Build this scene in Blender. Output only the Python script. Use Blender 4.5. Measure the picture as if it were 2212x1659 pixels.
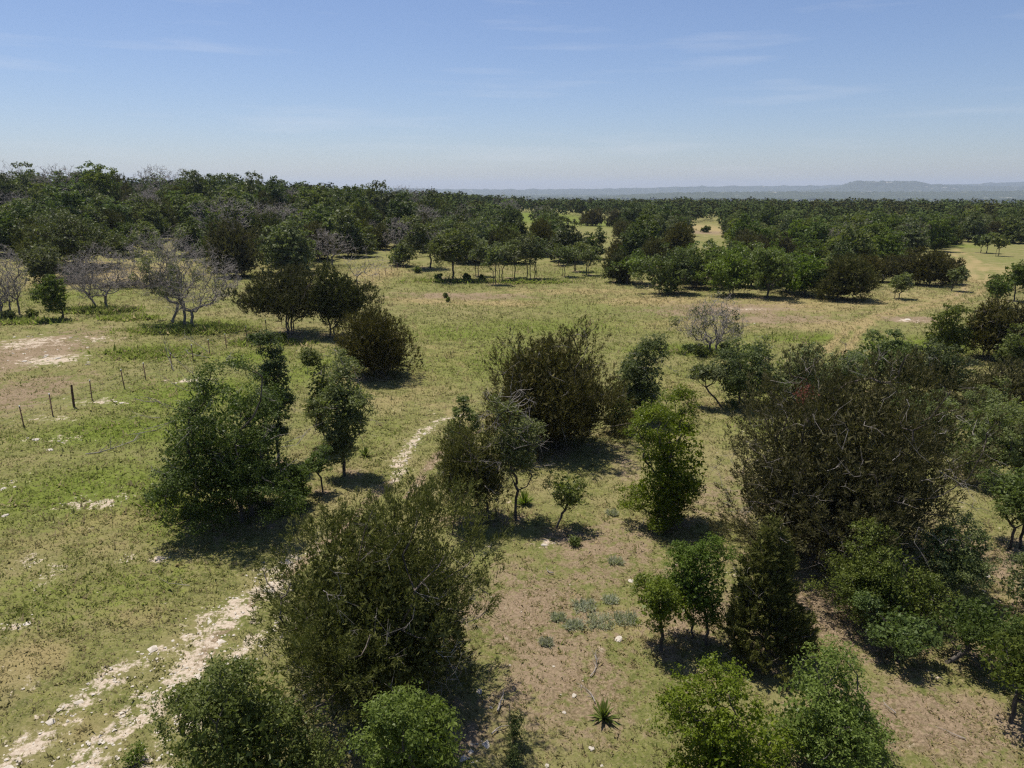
import bpy, math, random
import numpy as np

# ------------------------------------------------------------------ scene, camera, sky, sun
scene = bpy.context.scene
col = scene.collection
for o in list(bpy.data.objects):
    bpy.data.objects.remove(o)

CAM_H, PITCH, FPX = 13.0, math.radians(14.9), 731.0
SUN_EL, SUN_AZ = math.radians(69), math.radians(40)       # azimuth counted from +Y towards -X

cam_d = bpy.data.cameras.new('camera')
cam = bpy.data.objects.new('camera', cam_d)
col.objects.link(cam)
cam.location = (0, 0, CAM_H)
cam.rotation_euler = (math.pi / 2 - PITCH, 0, 0)
cam_d.sensor_fit = 'HORIZONTAL'
cam_d.sensor_width = 36
cam_d.lens = 36 * FPX / 1024
cam_d.clip_start = 0.2
cam_d.clip_end = 40000
scene.camera = cam

world = bpy.data.worlds.new('World')
scene.world = world
world.use_nodes = True
nt = world.node_tree
bg = nt.nodes['Background']
sky = nt.nodes.new('ShaderNodeTexSky')
sky.sky_type = 'NISHITA'
sky.sun_disc = False
sky.sun_elevation = SUN_EL
sky.sun_rotation = -SUN_AZ
sky.altitude = 300
sky.air_density = 1.0
sky.dust_density = 0.6
sky.ozone_density = 3.0
# thin cirrus streaks, laid out on the sky's own directions
tc = nt.nodes.new('ShaderNodeTexCoord')
mp = nt.nodes.new('ShaderNodeMapping')
mp.inputs['Scale'].default_value = (2.2, 2.2, 26)
mp.inputs['Rotation'].default_value = (0.0, 0.16, 0)
nz = nt.nodes.new('ShaderNodeTexNoise')
nz.inputs['Scale'].default_value = 2.0
nz.inputs['Detail'].default_value = 5
rmp = nt.nodes.new('ShaderNodeMapRange')
rmp.inputs['From Min'].default_value = 0.56
rmp.inputs['From Max'].default_value = 0.80
rmp.inputs['To Max'].default_value = 0.20
mxs = nt.nodes.new('ShaderNodeMixRGB')
mxs.inputs[2].default_value = (7.5, 7.6, 8.0, 1)
nt.links.new(tc.outputs['Generated'], mp.inputs['Vector'])
nt.links.new(mp.outputs['Vector'], nz.inputs['Vector'])
nt.links.new(nz.outputs['Fac'], rmp.inputs['Value'])
nt.links.new(rmp.outputs['Result'], mxs.inputs[0])
tint = nt.nodes.new('ShaderNodeMixRGB')
tint.blend_type = 'MULTIPLY'
tint.inputs[0].default_value = 1.0
tint.inputs[2].default_value = (0.87, 0.875, 1.0, 1)
nt.links.new(sky.outputs['Color'], tint.inputs[1])
nt.links.new(tint.outputs[0], mxs.inputs[1])
nt.links.new(mxs.outputs[0], bg.inputs['Color'])
bg.inputs['Strength'].default_value = 0.088

sun_d = bpy.data.lights.new('sun', 'SUN')
sun_d.energy = 5.0
sun_d.angle = math.radians(0.53)
sun_d.color = (1.0, 0.945, 0.85)
sun = bpy.data.objects.new('sun', sun_d)
col.objects.link(sun)
sun.location = (-200, 300, 500)
sun.rotation_euler = (math.pi / 2 - SUN_EL, 0, SUN_AZ + math.pi)

vs = scene.view_settings
vs.view_transform = 'Standard'
vs.look = 'None'
vs.gamma = 1
vs.exposure = 0.30
vs.use_curve_mapping = False
cy = scene.cycles
cy.max_bounces = 5
cy.diffuse_bounces = 3
cy.glossy_bounces = 2
cy.transmission_bounces = 3
cy.transparent_max_bounces = 4
cy.volume_bounces = 0
cy.use_denoising = False
cy.use_adaptive_sampling = False
cy.pixel_filter_type = 'BLACKMAN_HARRIS'
cy.filter_width = 1.3
cy.sample_clamp_indirect = 4.0

# ------------------------------------------------------------------ picture -> place
K = 1024 / 2212.0        # survey coordinates were read off a 2212 px wide copy of the photograph
Fv = np.array([0, math.cos(PITCH), -math.sin(PITCH)])
Uv = np.array([0, math.sin(PITCH), math.cos(PITCH)])


def S(t):
    t = np.clip(t, 0, 1)
    return t * t * (3 - 2 * t)


def hgt(x, y):
    x = np.asarray(x, float); y = np.asarray(y, float)
    hill = 9.2 * S((y - 70) / 170) * S((30 - x) / 150)
    plat = 0.3 * S((y - 150) / 300)
    und = 0.25 * np.sin(x * 0.071 + 1.3) * np.sin(y * 0.053 + 0.4) * S((y - 20) / 60)
    r = np.hypot(x, y)
    drop = -48 * S((r - 480) / 1100)
    return (hill + plat) * (1 - S((r - 500) / 700)) + und + drop


def ray(dx, dy):
    u = (dx * K - 512) / FPX
    v = -(dy * K - 384) / FPX
    return Fv + np.array([u, 0, 0]) + Uv * v


def ground(dx, dy):
    d = ray(dx, dy)
    t, last = 4.0, 4.0
    o = np.array([0, 0, CAM_H])
    while t < 9000:
        p = o + d * t
        if p[2] <= hgt(p[0], p[1]):
            break
        last = t
        t += max(0.4, t * 0.01)
    a, b = last, t
    for _ in range(30):
        m = (a + b) / 2
        p = o + d * m
        if p[2] <= hgt(p[0], p[1]):
            b = m
        else:
            a = m
    p = o + d * b
    return np.array([p[0], p[1], float(hgt(p[0], p[1]))])


def depth(p):
    return (np.asarray(p) - np.array([0, 0, CAM_H])) @ Fv


def project(x, y, z):
    q = np.stack([x, y, z - CAM_H], -1)
    dd = q @ Fv
    return (512 + FPX * q[..., 0] / dd) / K, (384 - FPX * (q @ Uv) / dd) / K


# ------------------------------------------------------------------ mesh helpers
def mesh_from(name, v, f, mats, attrs=None, smooth=False, fmat=None):
    """v (n,3); f (m,k) one face size; attrs {name: (domain, type, values)}"""
    me = bpy.data.meshes.new(name)
    v = np.ascontiguousarray(v, dtype=np.float32)
    f = np.ascontiguousarray(f, dtype=np.int32)
    m, k = f.shape
    me.vertices.add(len(v)); me.vertices.foreach_set('co', v.ravel())
    me.loops.add(m * k); me.loops.foreach_set('vertex_index', f.ravel())
    me.polygons.add(m)
    me.polygons.foreach_set('loop_start', np.arange(0, m * k, k, dtype=np.int32))
    if smooth:
        me.polygons.foreach_set('use_smooth', np.ones(m, dtype=bool))
    for n_, (dom, typ, val) in (attrs or {}).items():
        a = me.attributes.new(n_, typ, dom)
        a.data.foreach_set('color' if typ == 'FLOAT_COLOR' else 'value', np.ascontiguousarray(val, dtype=np.float32).ravel())
    me.update(calc_edges=True)
    for mm in (mats if isinstance(mats, (list, tuple)) else [mats]):
        me.materials.append(mm)
    if fmat is not None:
        me.polygons.foreach_set('material_index', np.ascontiguousarray(fmat, dtype=np.int32))
    return me


def link(name, data, parent=None, loc=None):
    o = bpy.data.objects.new(name, data)
    col.objects.link(o)
    if parent is not None:
        o.parent = parent
    if loc is not None:
        o.location = loc
    return o


def tag(o, label=None, cat=None, group=None, kind=None):
    if label: o['label'] = label
    if cat: o['category'] = cat
    if group: o['group'] = group
    if kind: o['kind'] = kind
    return o


def norm(a):
    return a / np.maximum(np.linalg.norm(a, axis=-1, keepdims=True), 1e-9)


def rdir(rng, n):
    return norm(rng.normal(size=(n, 3)))


def tubes(p0, p1, r0, r1, k=5):
    """frusta, one per edge -> verts, quads"""
    d = norm(p1 - p0)
    ref = np.where(np.abs(d[:, 2:3]) < 0.9, np.array([[0, 0, 1.0]]), np.array([[1.0, 0, 0]]))
    a = norm(np.cross(d, ref)); b = np.cross(d, a)
    ang = np.arange(k) * 2 * math.pi / k
    ring = a[:, None, :] * np.cos(ang)[None, :, None] + b[:, None, :] * np.sin(ang)[None, :, None]
    v = np.concatenate([p0[:, None] + ring * r0[:, None, None], p1[:, None] + ring * r1[:, None, None]], 1)
    n = len(p0)
    i = np.arange(k); j = (i + 1) % k
    q = np.stack([i, j, j + k, i + k], -1)
    f = (np.arange(n) * 2 * k)[:, None, None] + q[None]
    return v.reshape(-1, 3), f.reshape(-1, 4)


# ------------------------------------------------------------------ materials
def new_mat(name):
    m = bpy.data.materials.new(name)
    m.use_nodes = True
    n = m.node_tree
    for x in list(n.nodes):
        n.nodes.remove(x)
    out = n.nodes.new('ShaderNodeOutputMaterial')
    return m, n, out


def nd(n, t, **kw):
    x = n.nodes.new(t)
    for k, v in kw.items():
        setattr(x, k, v)
    return x


def mix(n, fac, a, b, mode='MIX'):
    m = nd(n, 'ShaderNodeMixRGB', blend_type=mode)
    for i, s in enumerate((fac, a, b)):
        if isinstance(s, (int, float)):
            m.inputs[i].default_value = s if i == 0 else (s, s, s, 1)
        elif isinstance(s, tuple):
            m.inputs[i].default_value = s + (1,)
        else:
            n.links.new(s, m.inputs[i])
    return m.outputs[0]


def math_(n, op, a, b=0.0, clamp=False):
    m = nd(n, 'ShaderNodeMath', operation=op, use_clamp=clamp)
    for i, s in enumerate((a, b)):
        if isinstance(s, (int, float)):
            m.inputs[i].default_value = s
        else:
            n.links.new(s, m.inputs[i])
    return m.outputs[0]


def mrange(n, v, a, b, c=0.0, d=1.0):
    m = nd(n, 'ShaderNodeMapRange')
    n.links.new(v, m.inputs['Value'])
    for k, s in zip(('From Min', 'From Max', 'To Min', 'To Max'), (a, b, c, d)):
        m.inputs[k].default_value = s
    return m.outputs['Result']


def noise(n, vec, scale, detail=4, rough=0.55, dist=0.0):
    x = nd(n, 'ShaderNodeTexNoise')
    x.inputs['Scale'].default_value = scale
    x.inputs['Detail'].default_value = detail
    x.inputs['Roughness'].default_value = rough
    x.inputs['Distortion'].default_value = dist
    if vec is not None:
        n.links.new(vec, x.inputs['Vector'])
    return x.outputs['Fac']


def attr(n, name):
    a = nd(n, 'ShaderNodeAttribute', attribute_name=name)
    return a


def leaf_mat(name, c0, c1, c2, trans=0.28, gloss=0.25, rough=0.45, bare=None):
    """c0 dark leaf, c1 usual leaf, c2 young leaf; tint per leaf, a shift per tree"""
    m, n, out = new_mat(name)
    t = attr(n, 'tint').outputs['Fac']
    rp = nd(n, 'ShaderNodeValToRGB')
    e = rp.color_ramp.elements
    e[0].color = c0 + (1,); e[1].color = c2 + (1,)
    e.new(0.5).color = c1 + (1,)
    n.links.new(t, rp.inputs[0])
    oi = nd(n, 'ShaderNodeObjectInfo').outputs['Random']
    hs = nd(n, 'ShaderNodeHueSaturation')
    n.links.new(mrange(n, oi, 0, 1, 0.482, 0.515), hs.inputs['Hue'])
    w2 = math_(n, 'FRACT', math_(n, 'MULTIPLY', oi, 7.31))
    n.links.new(mrange(n, w2, 0, 1, 0.86, 1.16), hs.inputs['Value'])
    w3 = math_(n, 'FRACT', math_(n, 'MULTIPLY', oi, 13.7))
    n.links.new(mrange(n, w3, 0, 1, 0.8, 1.08), hs.inputs['Saturation'])
    n.links.new(rp.outputs[0], hs.inputs['Color'])
    p = nd(n, 'ShaderNodeBsdfPrincipled')
    p.inputs['Roughness'].default_value = rough
    p.inputs['Specular IOR Level'].default_value = gloss
    n.links.new(hs.outputs[0], p.inputs['Base Color'])
    tr = nd(n, 'ShaderNodeBsdfTranslucent')
    n.links.new(mix(n, 1.0, hs.outputs[0], (1.15, 1.25, 0.55), 'MULTIPLY'), tr.inputs['Color'])
    ms = nd(n, 'ShaderNodeMixShader')
    ms.inputs[0].default_value = trans
    n.links.new(p.outputs[0], ms.inputs[1]); n.links.new(tr.outputs[0], ms.inputs[2])
    n.links.new(ms.outputs[0], out.inputs['Surface'])
    return m


def bark_mat(name, a, b, scale=6.0):
    m, n, out = new_mat(name)
    tcn = nd(n, 'ShaderNodeTexCoord')
    mpn = nd(n, 'ShaderNodeMapping')
    mpn.inputs['Scale'].default_value = (1, 1, 0.25)
    n.links.new(tcn.outputs['Object'], mpn.inputs['Vector'])
    f = noise(n, mpn.outputs[0], scale, 5, 0.65)
    c = mix(n, mrange(n, f, 0.35, 0.68), a, b)
    p = nd(n, 'ShaderNodeBsdfPrincipled')
    p.inputs['Roughness'].default_value = 0.9
    p.inputs['Specular IOR Level'].default_value = 0.1
    n.links.new(c, p.inputs['Base Color'])
    bp = nd(n, 'ShaderNodeBump')
    bp.inputs['Strength'].default_value = 0.6
    bp.inputs['Distance'].default_value = 0.03
    n.links.new(f, bp.inputs['Height'])
    n.links.new(bp.outputs[0], p.inputs['Normal'])
    n.links.new(p.outputs[0], out.inputs['Surface'])
    return m


def plain_mat(name, a, b, scale=3.0, rough=0.85, metal=0.0, bump=0.0):
    m, n, out = new_mat(name)
    tcn = nd(n, 'ShaderNodeTexCoord')
    f = noise(n, tcn.outputs['Object'], scale, 5, 0.6)
    p = nd(n, 'ShaderNodeBsdfPrincipled')
    p.inputs['Roughness'].default_value = rough
    p.inputs['Specular IOR Level'].default_value = 0.12
    p.inputs['Metallic'].default_value = metal
    n.links.new(mix(n, mrange(n, f, 0.3, 0.7), a, b), p.inputs['Base Color'])
    if bump:
        bp = nd(n, 'ShaderNodeBump')
        bp.inputs['Strength'].default_value = bump
        bp.inputs['Distance'].default_value = 0.05
        n.links.new(f, bp.inputs['Height'])
        n.links.new(bp.outputs[0], p.inputs['Normal'])
    n.links.new(p.outputs[0], out.inputs['Surface'])
    return m


M = {}
M['oak'] = leaf_mat('oak_leaf', (0.052, 0.074, 0.013), (0.096, 0.128, 0.023), (0.150, 0.182, 0.038), 0.33, 0.10, 0.45)
M['oak_bright'] = leaf_mat('bright_oak_leaf', (0.060, 0.092, 0.012), (0.108, 0.152, 0.021), (0.165, 0.212, 0.036), 0.35, 0.14, 0.42)
M['oak_dark'] = leaf_mat('dark_oak_leaf', (0.036, 0.052, 0.012), (0.070, 0.092, 0.019), (0.122, 0.146, 0.034), 0.28, 0.10, 0.45)
M['oak_grey'] = leaf_mat('grey_green_oak_leaf', (0.066, 0.082, 0.026), (0.116, 0.136, 0.044), (0.168, 0.188, 0.068), 0.34, 0.10, 0.48)
M['oak_pale'] = leaf_mat('pale_oak_leaf', (0.080, 0.102, 0.028), (0.132, 0.158, 0.045), (0.182, 0.205, 0.070), 0.36, 0.12, 0.46)
M['oak_lime'] = leaf_mat('lime_oak_leaf', (0.080, 0.105, 0.018), (0.120, 0.155, 0.026), (0.160, 0.190, 0.038), 0.36, 0.10, 0.5)
M['juniper'] = leaf_mat('juniper_spray', (0.044, 0.043, 0.015), (0.090, 0.083, 0.027), (0.150, 0.134, 0.045), 0.22, 0.04, 0.7)
M['juniper_green'] = leaf_mat('green_juniper_spray', (0.052, 0.058, 0.014), (0.102, 0.106, 0.026), (0.165, 0.160, 0.042), 0.24, 0.04, 0.7)
M['juniper_dark'] = leaf_mat('dark_juniper_spray', (0.032, 0.038, 0.011), (0.066, 0.071, 0.020), (0.120, 0.119, 0.036), 0.2, 0.04, 0.7)
M['weed'] = leaf_mat('weed_leaf', (0.085, 0.120, 0.020), (0.130, 0.175, 0.028), (0.180, 0.215, 0.042), 0.4, 0.08, 0.6)
M['red'] = leaf_mat('dead_red_spray', (0.09, 0.03, 0.02), (0.14, 0.05, 0.035), (0.18, 0.09, 0.06), 0.2, 0.1, 0.7)
M['sage'] = leaf_mat('silvery_forb', (0.19, 0.20, 0.13), (0.26, 0.27, 0.18), (0.34, 0.35, 0.24), 0.35, 0.1, 0.7)
M['bark'] = bark_mat('oak_bark', (0.045, 0.038, 0.032), (0.13, 0.115, 0.10))
M['jbark'] = bark_mat('juniper_bark', (0.06, 0.047, 0.038), (0.19, 0.16, 0.135))
M['dead'] = bark_mat('dead_wood', (0.09, 0.078, 0.066), (0.30, 0.27, 0.24), 9)
M['twig'] = bark_mat('grey_twig', (0.20, 0.175, 0.155), (0.38, 0.34, 0.305), 9)
M['brush'] = bark_mat('old_brush', (0.05, 0.042, 0.038), (0.16, 0.14, 0.13), 9)
M['post'] = plain_mat('rusty_steel', (0.10, 0.055, 0.035), (0.16, 0.10, 0.07), 8, 0.8, 0.0)
M['postwood'] = plain_mat('weathered_cedar_post', (0.07, 0.045, 0.03), (0.13, 0.085, 0.06), 8, 0.9)
M['postcap'] = plain_mat('pale_paint', (0.62, 0.62, 0.58), (0.75, 0.74, 0.70), 8, 0.7)
M['wire'] = plain_mat('wire', (0.17, 0.15, 0.13), (0.26, 0.24, 0.22), 4, 0.6, 0.4)
M['rock'] = plain_mat('limestone', (0.34, 0.29, 0.23), (0.60, 0.55, 0.47), 7, 0.9, 0, 0.5)
M['white'] = plain_mat('white_metal_sheet', (0.72, 0.73, 0.74), (0.82, 0.82, 0.82), 0.3, 0.5)
M['tanwall'] = plain_mat('tan_wall', (0.45, 0.40, 0.33), (0.52, 0.47, 0.40), 0.3, 0.8)
M['door'] = plain_mat('dark_opening', (0.06, 0.06, 0.06), (0.09, 0.09, 0.09), 0.3, 0.8)

# ------------------------------------------------------------------ ground masks (colour of the soil and the sward)
CH = {'dirt': 0, 'white': 1, 'lush': 2, 'dry': 3}
blobs = []


def blob(x, y, rx, ry, ch, amp=1.0):
    c = ground(x, y)
    wx = abs(ground(x + rx, y)[0] - ground(x - rx, y)[0]) / 2
    wy = abs(ground(x, y - ry)[1] - ground(x, y + ry)[1]) / 2
    blobs.append((c[0], c[1], max(wx, .1), max(wy, .1), CH[ch], amp))


for a in [
    # bare reddish soil beyond the fence
    (60, 760, 150, 60, 'dirt', .85), (40, 850, 120, 60, 'dirt', .8), (150, 725, 120, 30, 'dirt', .6), (330, 830, 150, 26, 'dirt', .38),
    (60, 742, 70, 16, 'white', .75), (110, 778, 70, 14, 'white', .85), (190, 735, 60, 10, 'white', .5), (210, 868, 80, 10, 'white', .5),
    (420, 822, 60, 8, 'white', .5), (100, 905, 90, 9, 'white', .45), (130, 950, 60, 12, 'white', .5), (20, 1040, 40, 12, 'white', .4),
    (250, 590, 180, 28, 'dry', .8), (250, 600, 120, 14, 'dirt', .5),
    (170, 640, 160, 24, 'lush', .5), (430, 705, 130, 18, 'lush', .9), (330, 760, 130, 22, 'lush', .75), (470, 770, 90, 20, 'lush', .5),
    # near side of the fence: bright grass
    (420, 850, 200, 40, 'lush', .95), (260, 930, 200, 40, 'lush', .95), (560, 770, 90, 18, 'lush', .9), (180, 1060, 260, 80, 'lush', .8),
    (420, 1130, 130, 40, 'lush', .8), (520, 1180, 120, 40, 'lush', .35), (560, 1380, 60, 60, 'lush', .8), (640, 1330, 60, 50, 'lush', .7),
    (500, 1560, 120, 40, 'lush', .5), (80, 1300, 200, 80, 'lush', .5), (300, 1270, 220, 80, 'lush', .5),
    # pale scrapes in the near grass
    (170, 1085, 60, 22, 'white', .55), (240, 1080, 40, 24, 'white', .5), (60, 1215, 60, 24, 'white', .4), (270, 1210, 20, 14, 'white', .7), (345, 1207, 20, 9, 'white', .85),
    (100, 1250, 30, 30, 'white', .5), (20, 1360, 40, 30, 'white', .5), (80, 1420, 160, 60, 'dry', .5), (330, 1330, 120, 40, 'dry', .35), (180, 1560, 140, 50, 'dry', .4), (390, 1085, 25, 20, 'white', .35), (60, 1480, 60, 30, 'white', .35),
    (200, 1130, 140, 60, 'dry', .4), (30, 1180, 80, 30, 'dry', .4),
    # open meadow
    (1000, 640, 190, 10, 'dirt', .8), (1080, 655, 120, 8, 'dry', .8), (930, 650, 130, 10, 'dry', .7), (1250, 630, 200, 9, 'dry', .6),
    (1560, 668, 220, 20, 'dirt', .82), (1680, 690, 170, 16, 'dirt', .75), (1420, 650, 150, 12, 'dry', .8), (1700, 660, 200, 20, 'dry', .7),
    (1500, 700, 200, 14, 'dry', .55), (1780, 700, 100, 16, 'dry', .7), (1600, 668, 90, 5, 'white', .45), (1970, 690, 80, 9, 'dirt', .95), (1960, 692, 40, 5, 'white', .6),
    (1830, 650, 150, 18, 'dry', .6), (1960, 640, 130, 20, 'dry', .5), (2080, 600, 60, 40, 'dry', .6), (2090, 570, 60, 30, 'dry', .6),
    (1200, 705, 300, 26, 'lush', .62), (1000, 720, 170, 28, 'lush', .65), (1500, 755, 200, 16, 'lush', .75), (1760, 730, 180, 12, 'lush', .8),
    (2010, 745, 110, 22, 'lush', .95), (1700, 850, 200, 50, 'lush', .5), (900, 610, 120, 16, 'lush', .4), (1300, 590, 150, 16, 'lush', .45), (1400, 800, 80, 20, 'lush', .3),
    (1080, 770, 260, 60, 'lush', .6), (1450, 820, 160, 40, 'lush', .5), (860, 930, 140, 60, 'lush', .4), (1280, 660, 300, 24, 'lush', .4), (660, 800, 80, 50, 'lush', .7), (960, 760, 90, 30, 'dry', .35), (1480, 840, 70, 40, 'dry', .5), (900, 850, 120, 60, 'dry', .35), (820, 590, 60, 14, 'dry', .9), (800, 610, 40, 12, 'dry', .6),
    (1170, 470, 120, 14, 'lush', .95), (1270, 480, 120, 10, 'lush', .8), (1520, 495, 80, 14, 'dry', .9), (1520, 502, 60, 6, 'dirt', .8), (1680, 480, 30, 6, 'lush', .9),
    (465, 467, 50, 8, 'lush', .9), (2090, 500, 100, 10, 'lush', .8), (2060, 530, 60, 10, 'lush', .6),
    # under and between the near trees: thin grass over brown soil
    (1150, 1330, 240, 170, 'dirt', .74), (1300, 1200, 220, 120, 'dirt', .66), (1250, 1480, 280, 150, 'dirt', .70), (1500, 1300, 200, 160, 'dirt', .7),
    (1800, 1330, 300, 120, 'dirt', .85), (2000, 1560, 260, 120, 'dirt', .85), (1600, 1080, 200, 90, 'dirt', .55), (2100, 1200, 160, 100, 'dirt', .7), (1350, 1000, 60, 80, 'dirt', .45),
    (1340, 1340, 120, 40, 'dry', .4), (2000, 1620, 120, 30, 'dry', .5), (1780, 1280, 60, 40, 'dry', .6),
    (1000, 1010, 60, 60, 'dirt', .5), (700, 1040, 60, 40, 'dirt', .4), (1000, 1600, 120, 60, 'dirt', .6), (1340, 1380, 50, 24, 'dirt', .6),
    (1180, 1175, 30, 8, 'white', .5), (1060, 1230, 50, 20, 'dirt', .4), (1580, 1240, 40, 12, 'white', .3), (750, 1600, 60, 20, 'white', .55), (1020, 1620, 25, 30, 'white', .6),
    (1650, 920, 120, 30, 'lush', .5), (1210, 1290, 90, 40, 'lush', .12),
]:
    blob(*a)

lines = []            # wheel ruts: polyline, half width, channel, strength


def rut(pts, w, ch, amp):
    g = np.array([ground(*p)[:2] for p in pts])
    lines.append((g, w, CH[ch], amp))


rut([(-80, 1720), (60, 1610), (200, 1490), (300, 1430), (430, 1360), (520, 1295), (600, 1230), (650, 1200)], .62, 'white', .60)
rut([(120, 1720), (200, 1620), (330, 1510), (420, 1440), (500, 1335), (590, 1262)], .62, 'white', .72)
rut([(240, 1740), (330, 1640), (440, 1500), (530, 1400), (610, 1345)], .55, 'white', .55)
rut([(420, 1440), (500, 1345), (560, 1290), (640, 1225), (720, 1160), (800, 1080), (850, 1035)], .38, 'dirt', .7)
rut([(850, 1038), (872, 985), (900, 945), (925, 925), (962, 906), (1010, 895)], .42, 'white', .70)
rut([(880, 1075), (905, 1040), (945, 985), (985, 955), (1040, 930)], .30, 'dirt', .85)
rut([(885, 1070), (945, 988), (985, 957)], .16, 'white', .45)
rut([(960, 905), (1010, 850), (1000, 790), (930, 750), (890, 700)], .5, 'dry', .35)
rut([(1780, 760), (1830, 712), (1880, 685), (1960, 664), (2040, 648), (2080, 630), (2105, 600), (2085, 565), (2040, 540)], .45, 'dry', .95)
rut([(1820, 765), (1850, 725), (1880, 694), (1960, 672), (2060, 655), (2120, 632), (2140, 600), (2105, 560), (2060, 537)], .45, 'dry', .95)
rut([(1880, 686), (1980, 660), (2060, 643), (2095, 618)], .35, 'dirt', .55)

footprints = []       # crown footprints: leaf litter lies there


def masks(x, y):
    m = np.zeros((len(x), 4))
    for cx, cy_, rx, ry, ch, amp in blobs:
        d2 = ((x - cx) / rx) ** 2 + ((y - cy_) / ry) ** 2
        w = amp * np.exp(-d2 * 0.9)
        m[:, ch] = np.maximum(m[:, ch], w)
    for g, hw, ch, amp in lines:
        best = np.full(len(x), 1e9)
        for a, b in zip(g[:-1], g[1:]):
            ab = b - a
            t = np.clip(((x - a[0]) * ab[0] + (y - a[1]) * ab[1]) / (ab @ ab), 0, 1)
            best = np.minimum(best, np.hypot(x - a[0] - t * ab[0], y - a[1] - t * ab[1]))
        w = amp * np.exp(-(best / hw) ** 2 * 0.8)
        m[:, ch] = np.maximum(m[:, ch], w)
        if ch == 1:
            m[:, 2] *= 1 - np.exp(-(best / (hw * 2.5)) ** 2)
    for cx, cy_, r in footprints:
        d2 = ((x - cx) ** 2 + (y - cy_) ** 2) / (r * r)
        m[:, 0] = np.maximum(m[:, 0], 0.62 * np.exp(-d2 * 1.6))
    far = S((np.hypot(x, y) - 120) / 80)
    m[:, 0] = np.maximum(m[:, 0], 0.22 * far)
    return m


def ground_material():
    m, n, out = new_mat('ranch_ground')
    geo = nd(n, 'ShaderNodeNewGeometry').outputs['Position']
    at = attr(n, 'cover')
    sp = nd(n, 'ShaderNodeSeparateColor')
    n.links.new(at.outputs['Color'], sp.inputs[0])
    dirt, white, lush = sp.outputs[0], sp.outputs[1], sp.outputs[2]
    dry = at.outputs['Alpha']
    fine = noise(n, geo, 11.0, 7, 0.75)
    tuft = noise(n, geo, 2.6, 6, 0.68, 0.3)
    patch = noise(n, geo, 0.45, 5, 0.62, 0.4)
    wide = noise(n, geo, 0.07, 4, 0.6)
    # sward
    g = mix(n, mrange(n, tuft, 0.38, 0.62), (0.092, 0.104, 0.028), (0.205, 0.200, 0.064))  # dark olive end is base green, also paints shade between grass clumps
    g = mix(n, mrange(n, patch, 0.44, 0.58, 0, 0.8), g, (0.245, 0.205, 0.098))
    g = mix(n, mrange(n, fine, 0.48, 0.64, 0, 0.85), g, (0.310, 0.262, 0.140))
    g = mix(n, mrange(n, wide, 0.4, 0.7, 0, 0.5), g, (0.150, 0.175, 0.050))
    lg = mix(n, mrange(n, tuft, 0.32, 0.7), (0.085, 0.120, 0.018), (0.190, 0.225, 0.044))
    lf = math_(n, 'ADD', lush, mrange(n, patch, 0.3, 0.7, -0.25, 0.25))
    g = mix(n, mrange(n, math_(n, 'ADD', lf, mrange(n, tuft, 0.3, 0.7, -0.3, 0.3)), 0.22, 0.75, 0, 0.95), g, lg)
    dg = mix(n, mrange(n, fine, 0.3, 0.7), (0.25, 0.19, 0.085), (0.36, 0.29, 0.15))
    df = math_(n, 'ADD', dry, mrange(n, patch, 0.3, 0.7, -0.25, 0.25))
    g = mix(n, mrange(n, df, 0.2, 0.75), g, dg)
    soil = mix(n, mrange(n, fine, 0.40, 0.60), (0.120, 0.084, 0.050), (0.335, 0.250, 0.170))
    soil = mix(n, mrange(n, tuft, 0.52, 0.66, 0, 0.6), soil, (0.150, 0.140, 0.055))
    soil = mix(n, mrange(n, patch, 0.4, 0.65, 0, 0.55), soil, (0.30, 0.225, 0.155))
    sf = math_(n, 'ADD', math_(n, 'ADD', dirt, mrange(n, tuft, 0.25, 0.75, -0.45, 0.45)), mrange(n, patch, 0.3, 0.7, -0.2, 0.2))
    g = mix(n, mrange(n, sf, 0.42, 0.66), g, soil)
    cal = mix(n, mrange(n, fine, 0.3, 0.7), (0.36, 0.27, 0.19), (0.66, 0.57, 0.47))
    mid = noise(n, geo, 1.1, 5, 0.65, 0.5)
    wf = math_(n, 'ADD', math_(n, 'ADD', white, mrange(n, tuft, 0.25, 0.75, -0.5, 0.5)), math_(n, 'ADD', mrange(n, fine, 0.25, 0.75, -0.3, 0.3), mrange(n, mid, 0.3, 0.7, -0.55, 0.35)))
    g = mix(n, mrange(n, wf, 0.40, 0.66), g, cal)
    # the wooded plain far away: crowns too small to tell apart
    vd = nd(n, 'ShaderNodeVectorMath', operation='LENGTH')
    n.links.new(geo, vd.inputs[0])
    fa = mrange(n, vd.outputs['Value'], 550, 800)
    wn = noise(n, geo, 0.02, 6, 0.75)
    wood = mix(n, mrange(n, wn, 0.3, 0.7), (0.028, 0.038, 0.014), (0.060, 0.072, 0.026))
    fl = noise(n, geo, 0.0016, 4, 0.6)
    wood = mix(n, mrange(n, fl, 0.60, 0.64), wood, (0.17, 0.17, 0.07))
    g = mix(n, fa, g, wood)
    p = nd(n, 'ShaderNodeBsdfPrincipled')
    p.inputs['Roughness'].default_value = 0.95
    p.inputs['Specular IOR Level'].default_value = 0.05
    g = mix(n, 1.0, g, (0.93, 0.93, 0.90), 'MULTIPLY')
    n.links.new(g, p.inputs['Base Color'])
    bp = nd(n, 'ShaderNodeBump')
    bp.inputs['Strength'].default_value = 0.9
    bp.inputs['Distance'].default_value = 0.10
    hh = math_(n, 'ADD', math_(n, 'MULTIPLY', fine, 0.5), tuft)
    n.links.new(hh, bp.inputs['Height'])
    n.links.new(bp.outputs[0], p.inputs['Normal'])
    n.links.new(p.outputs[0], out.inputs['Surface'])
    return m


M['ground'] = ground_material()


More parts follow.
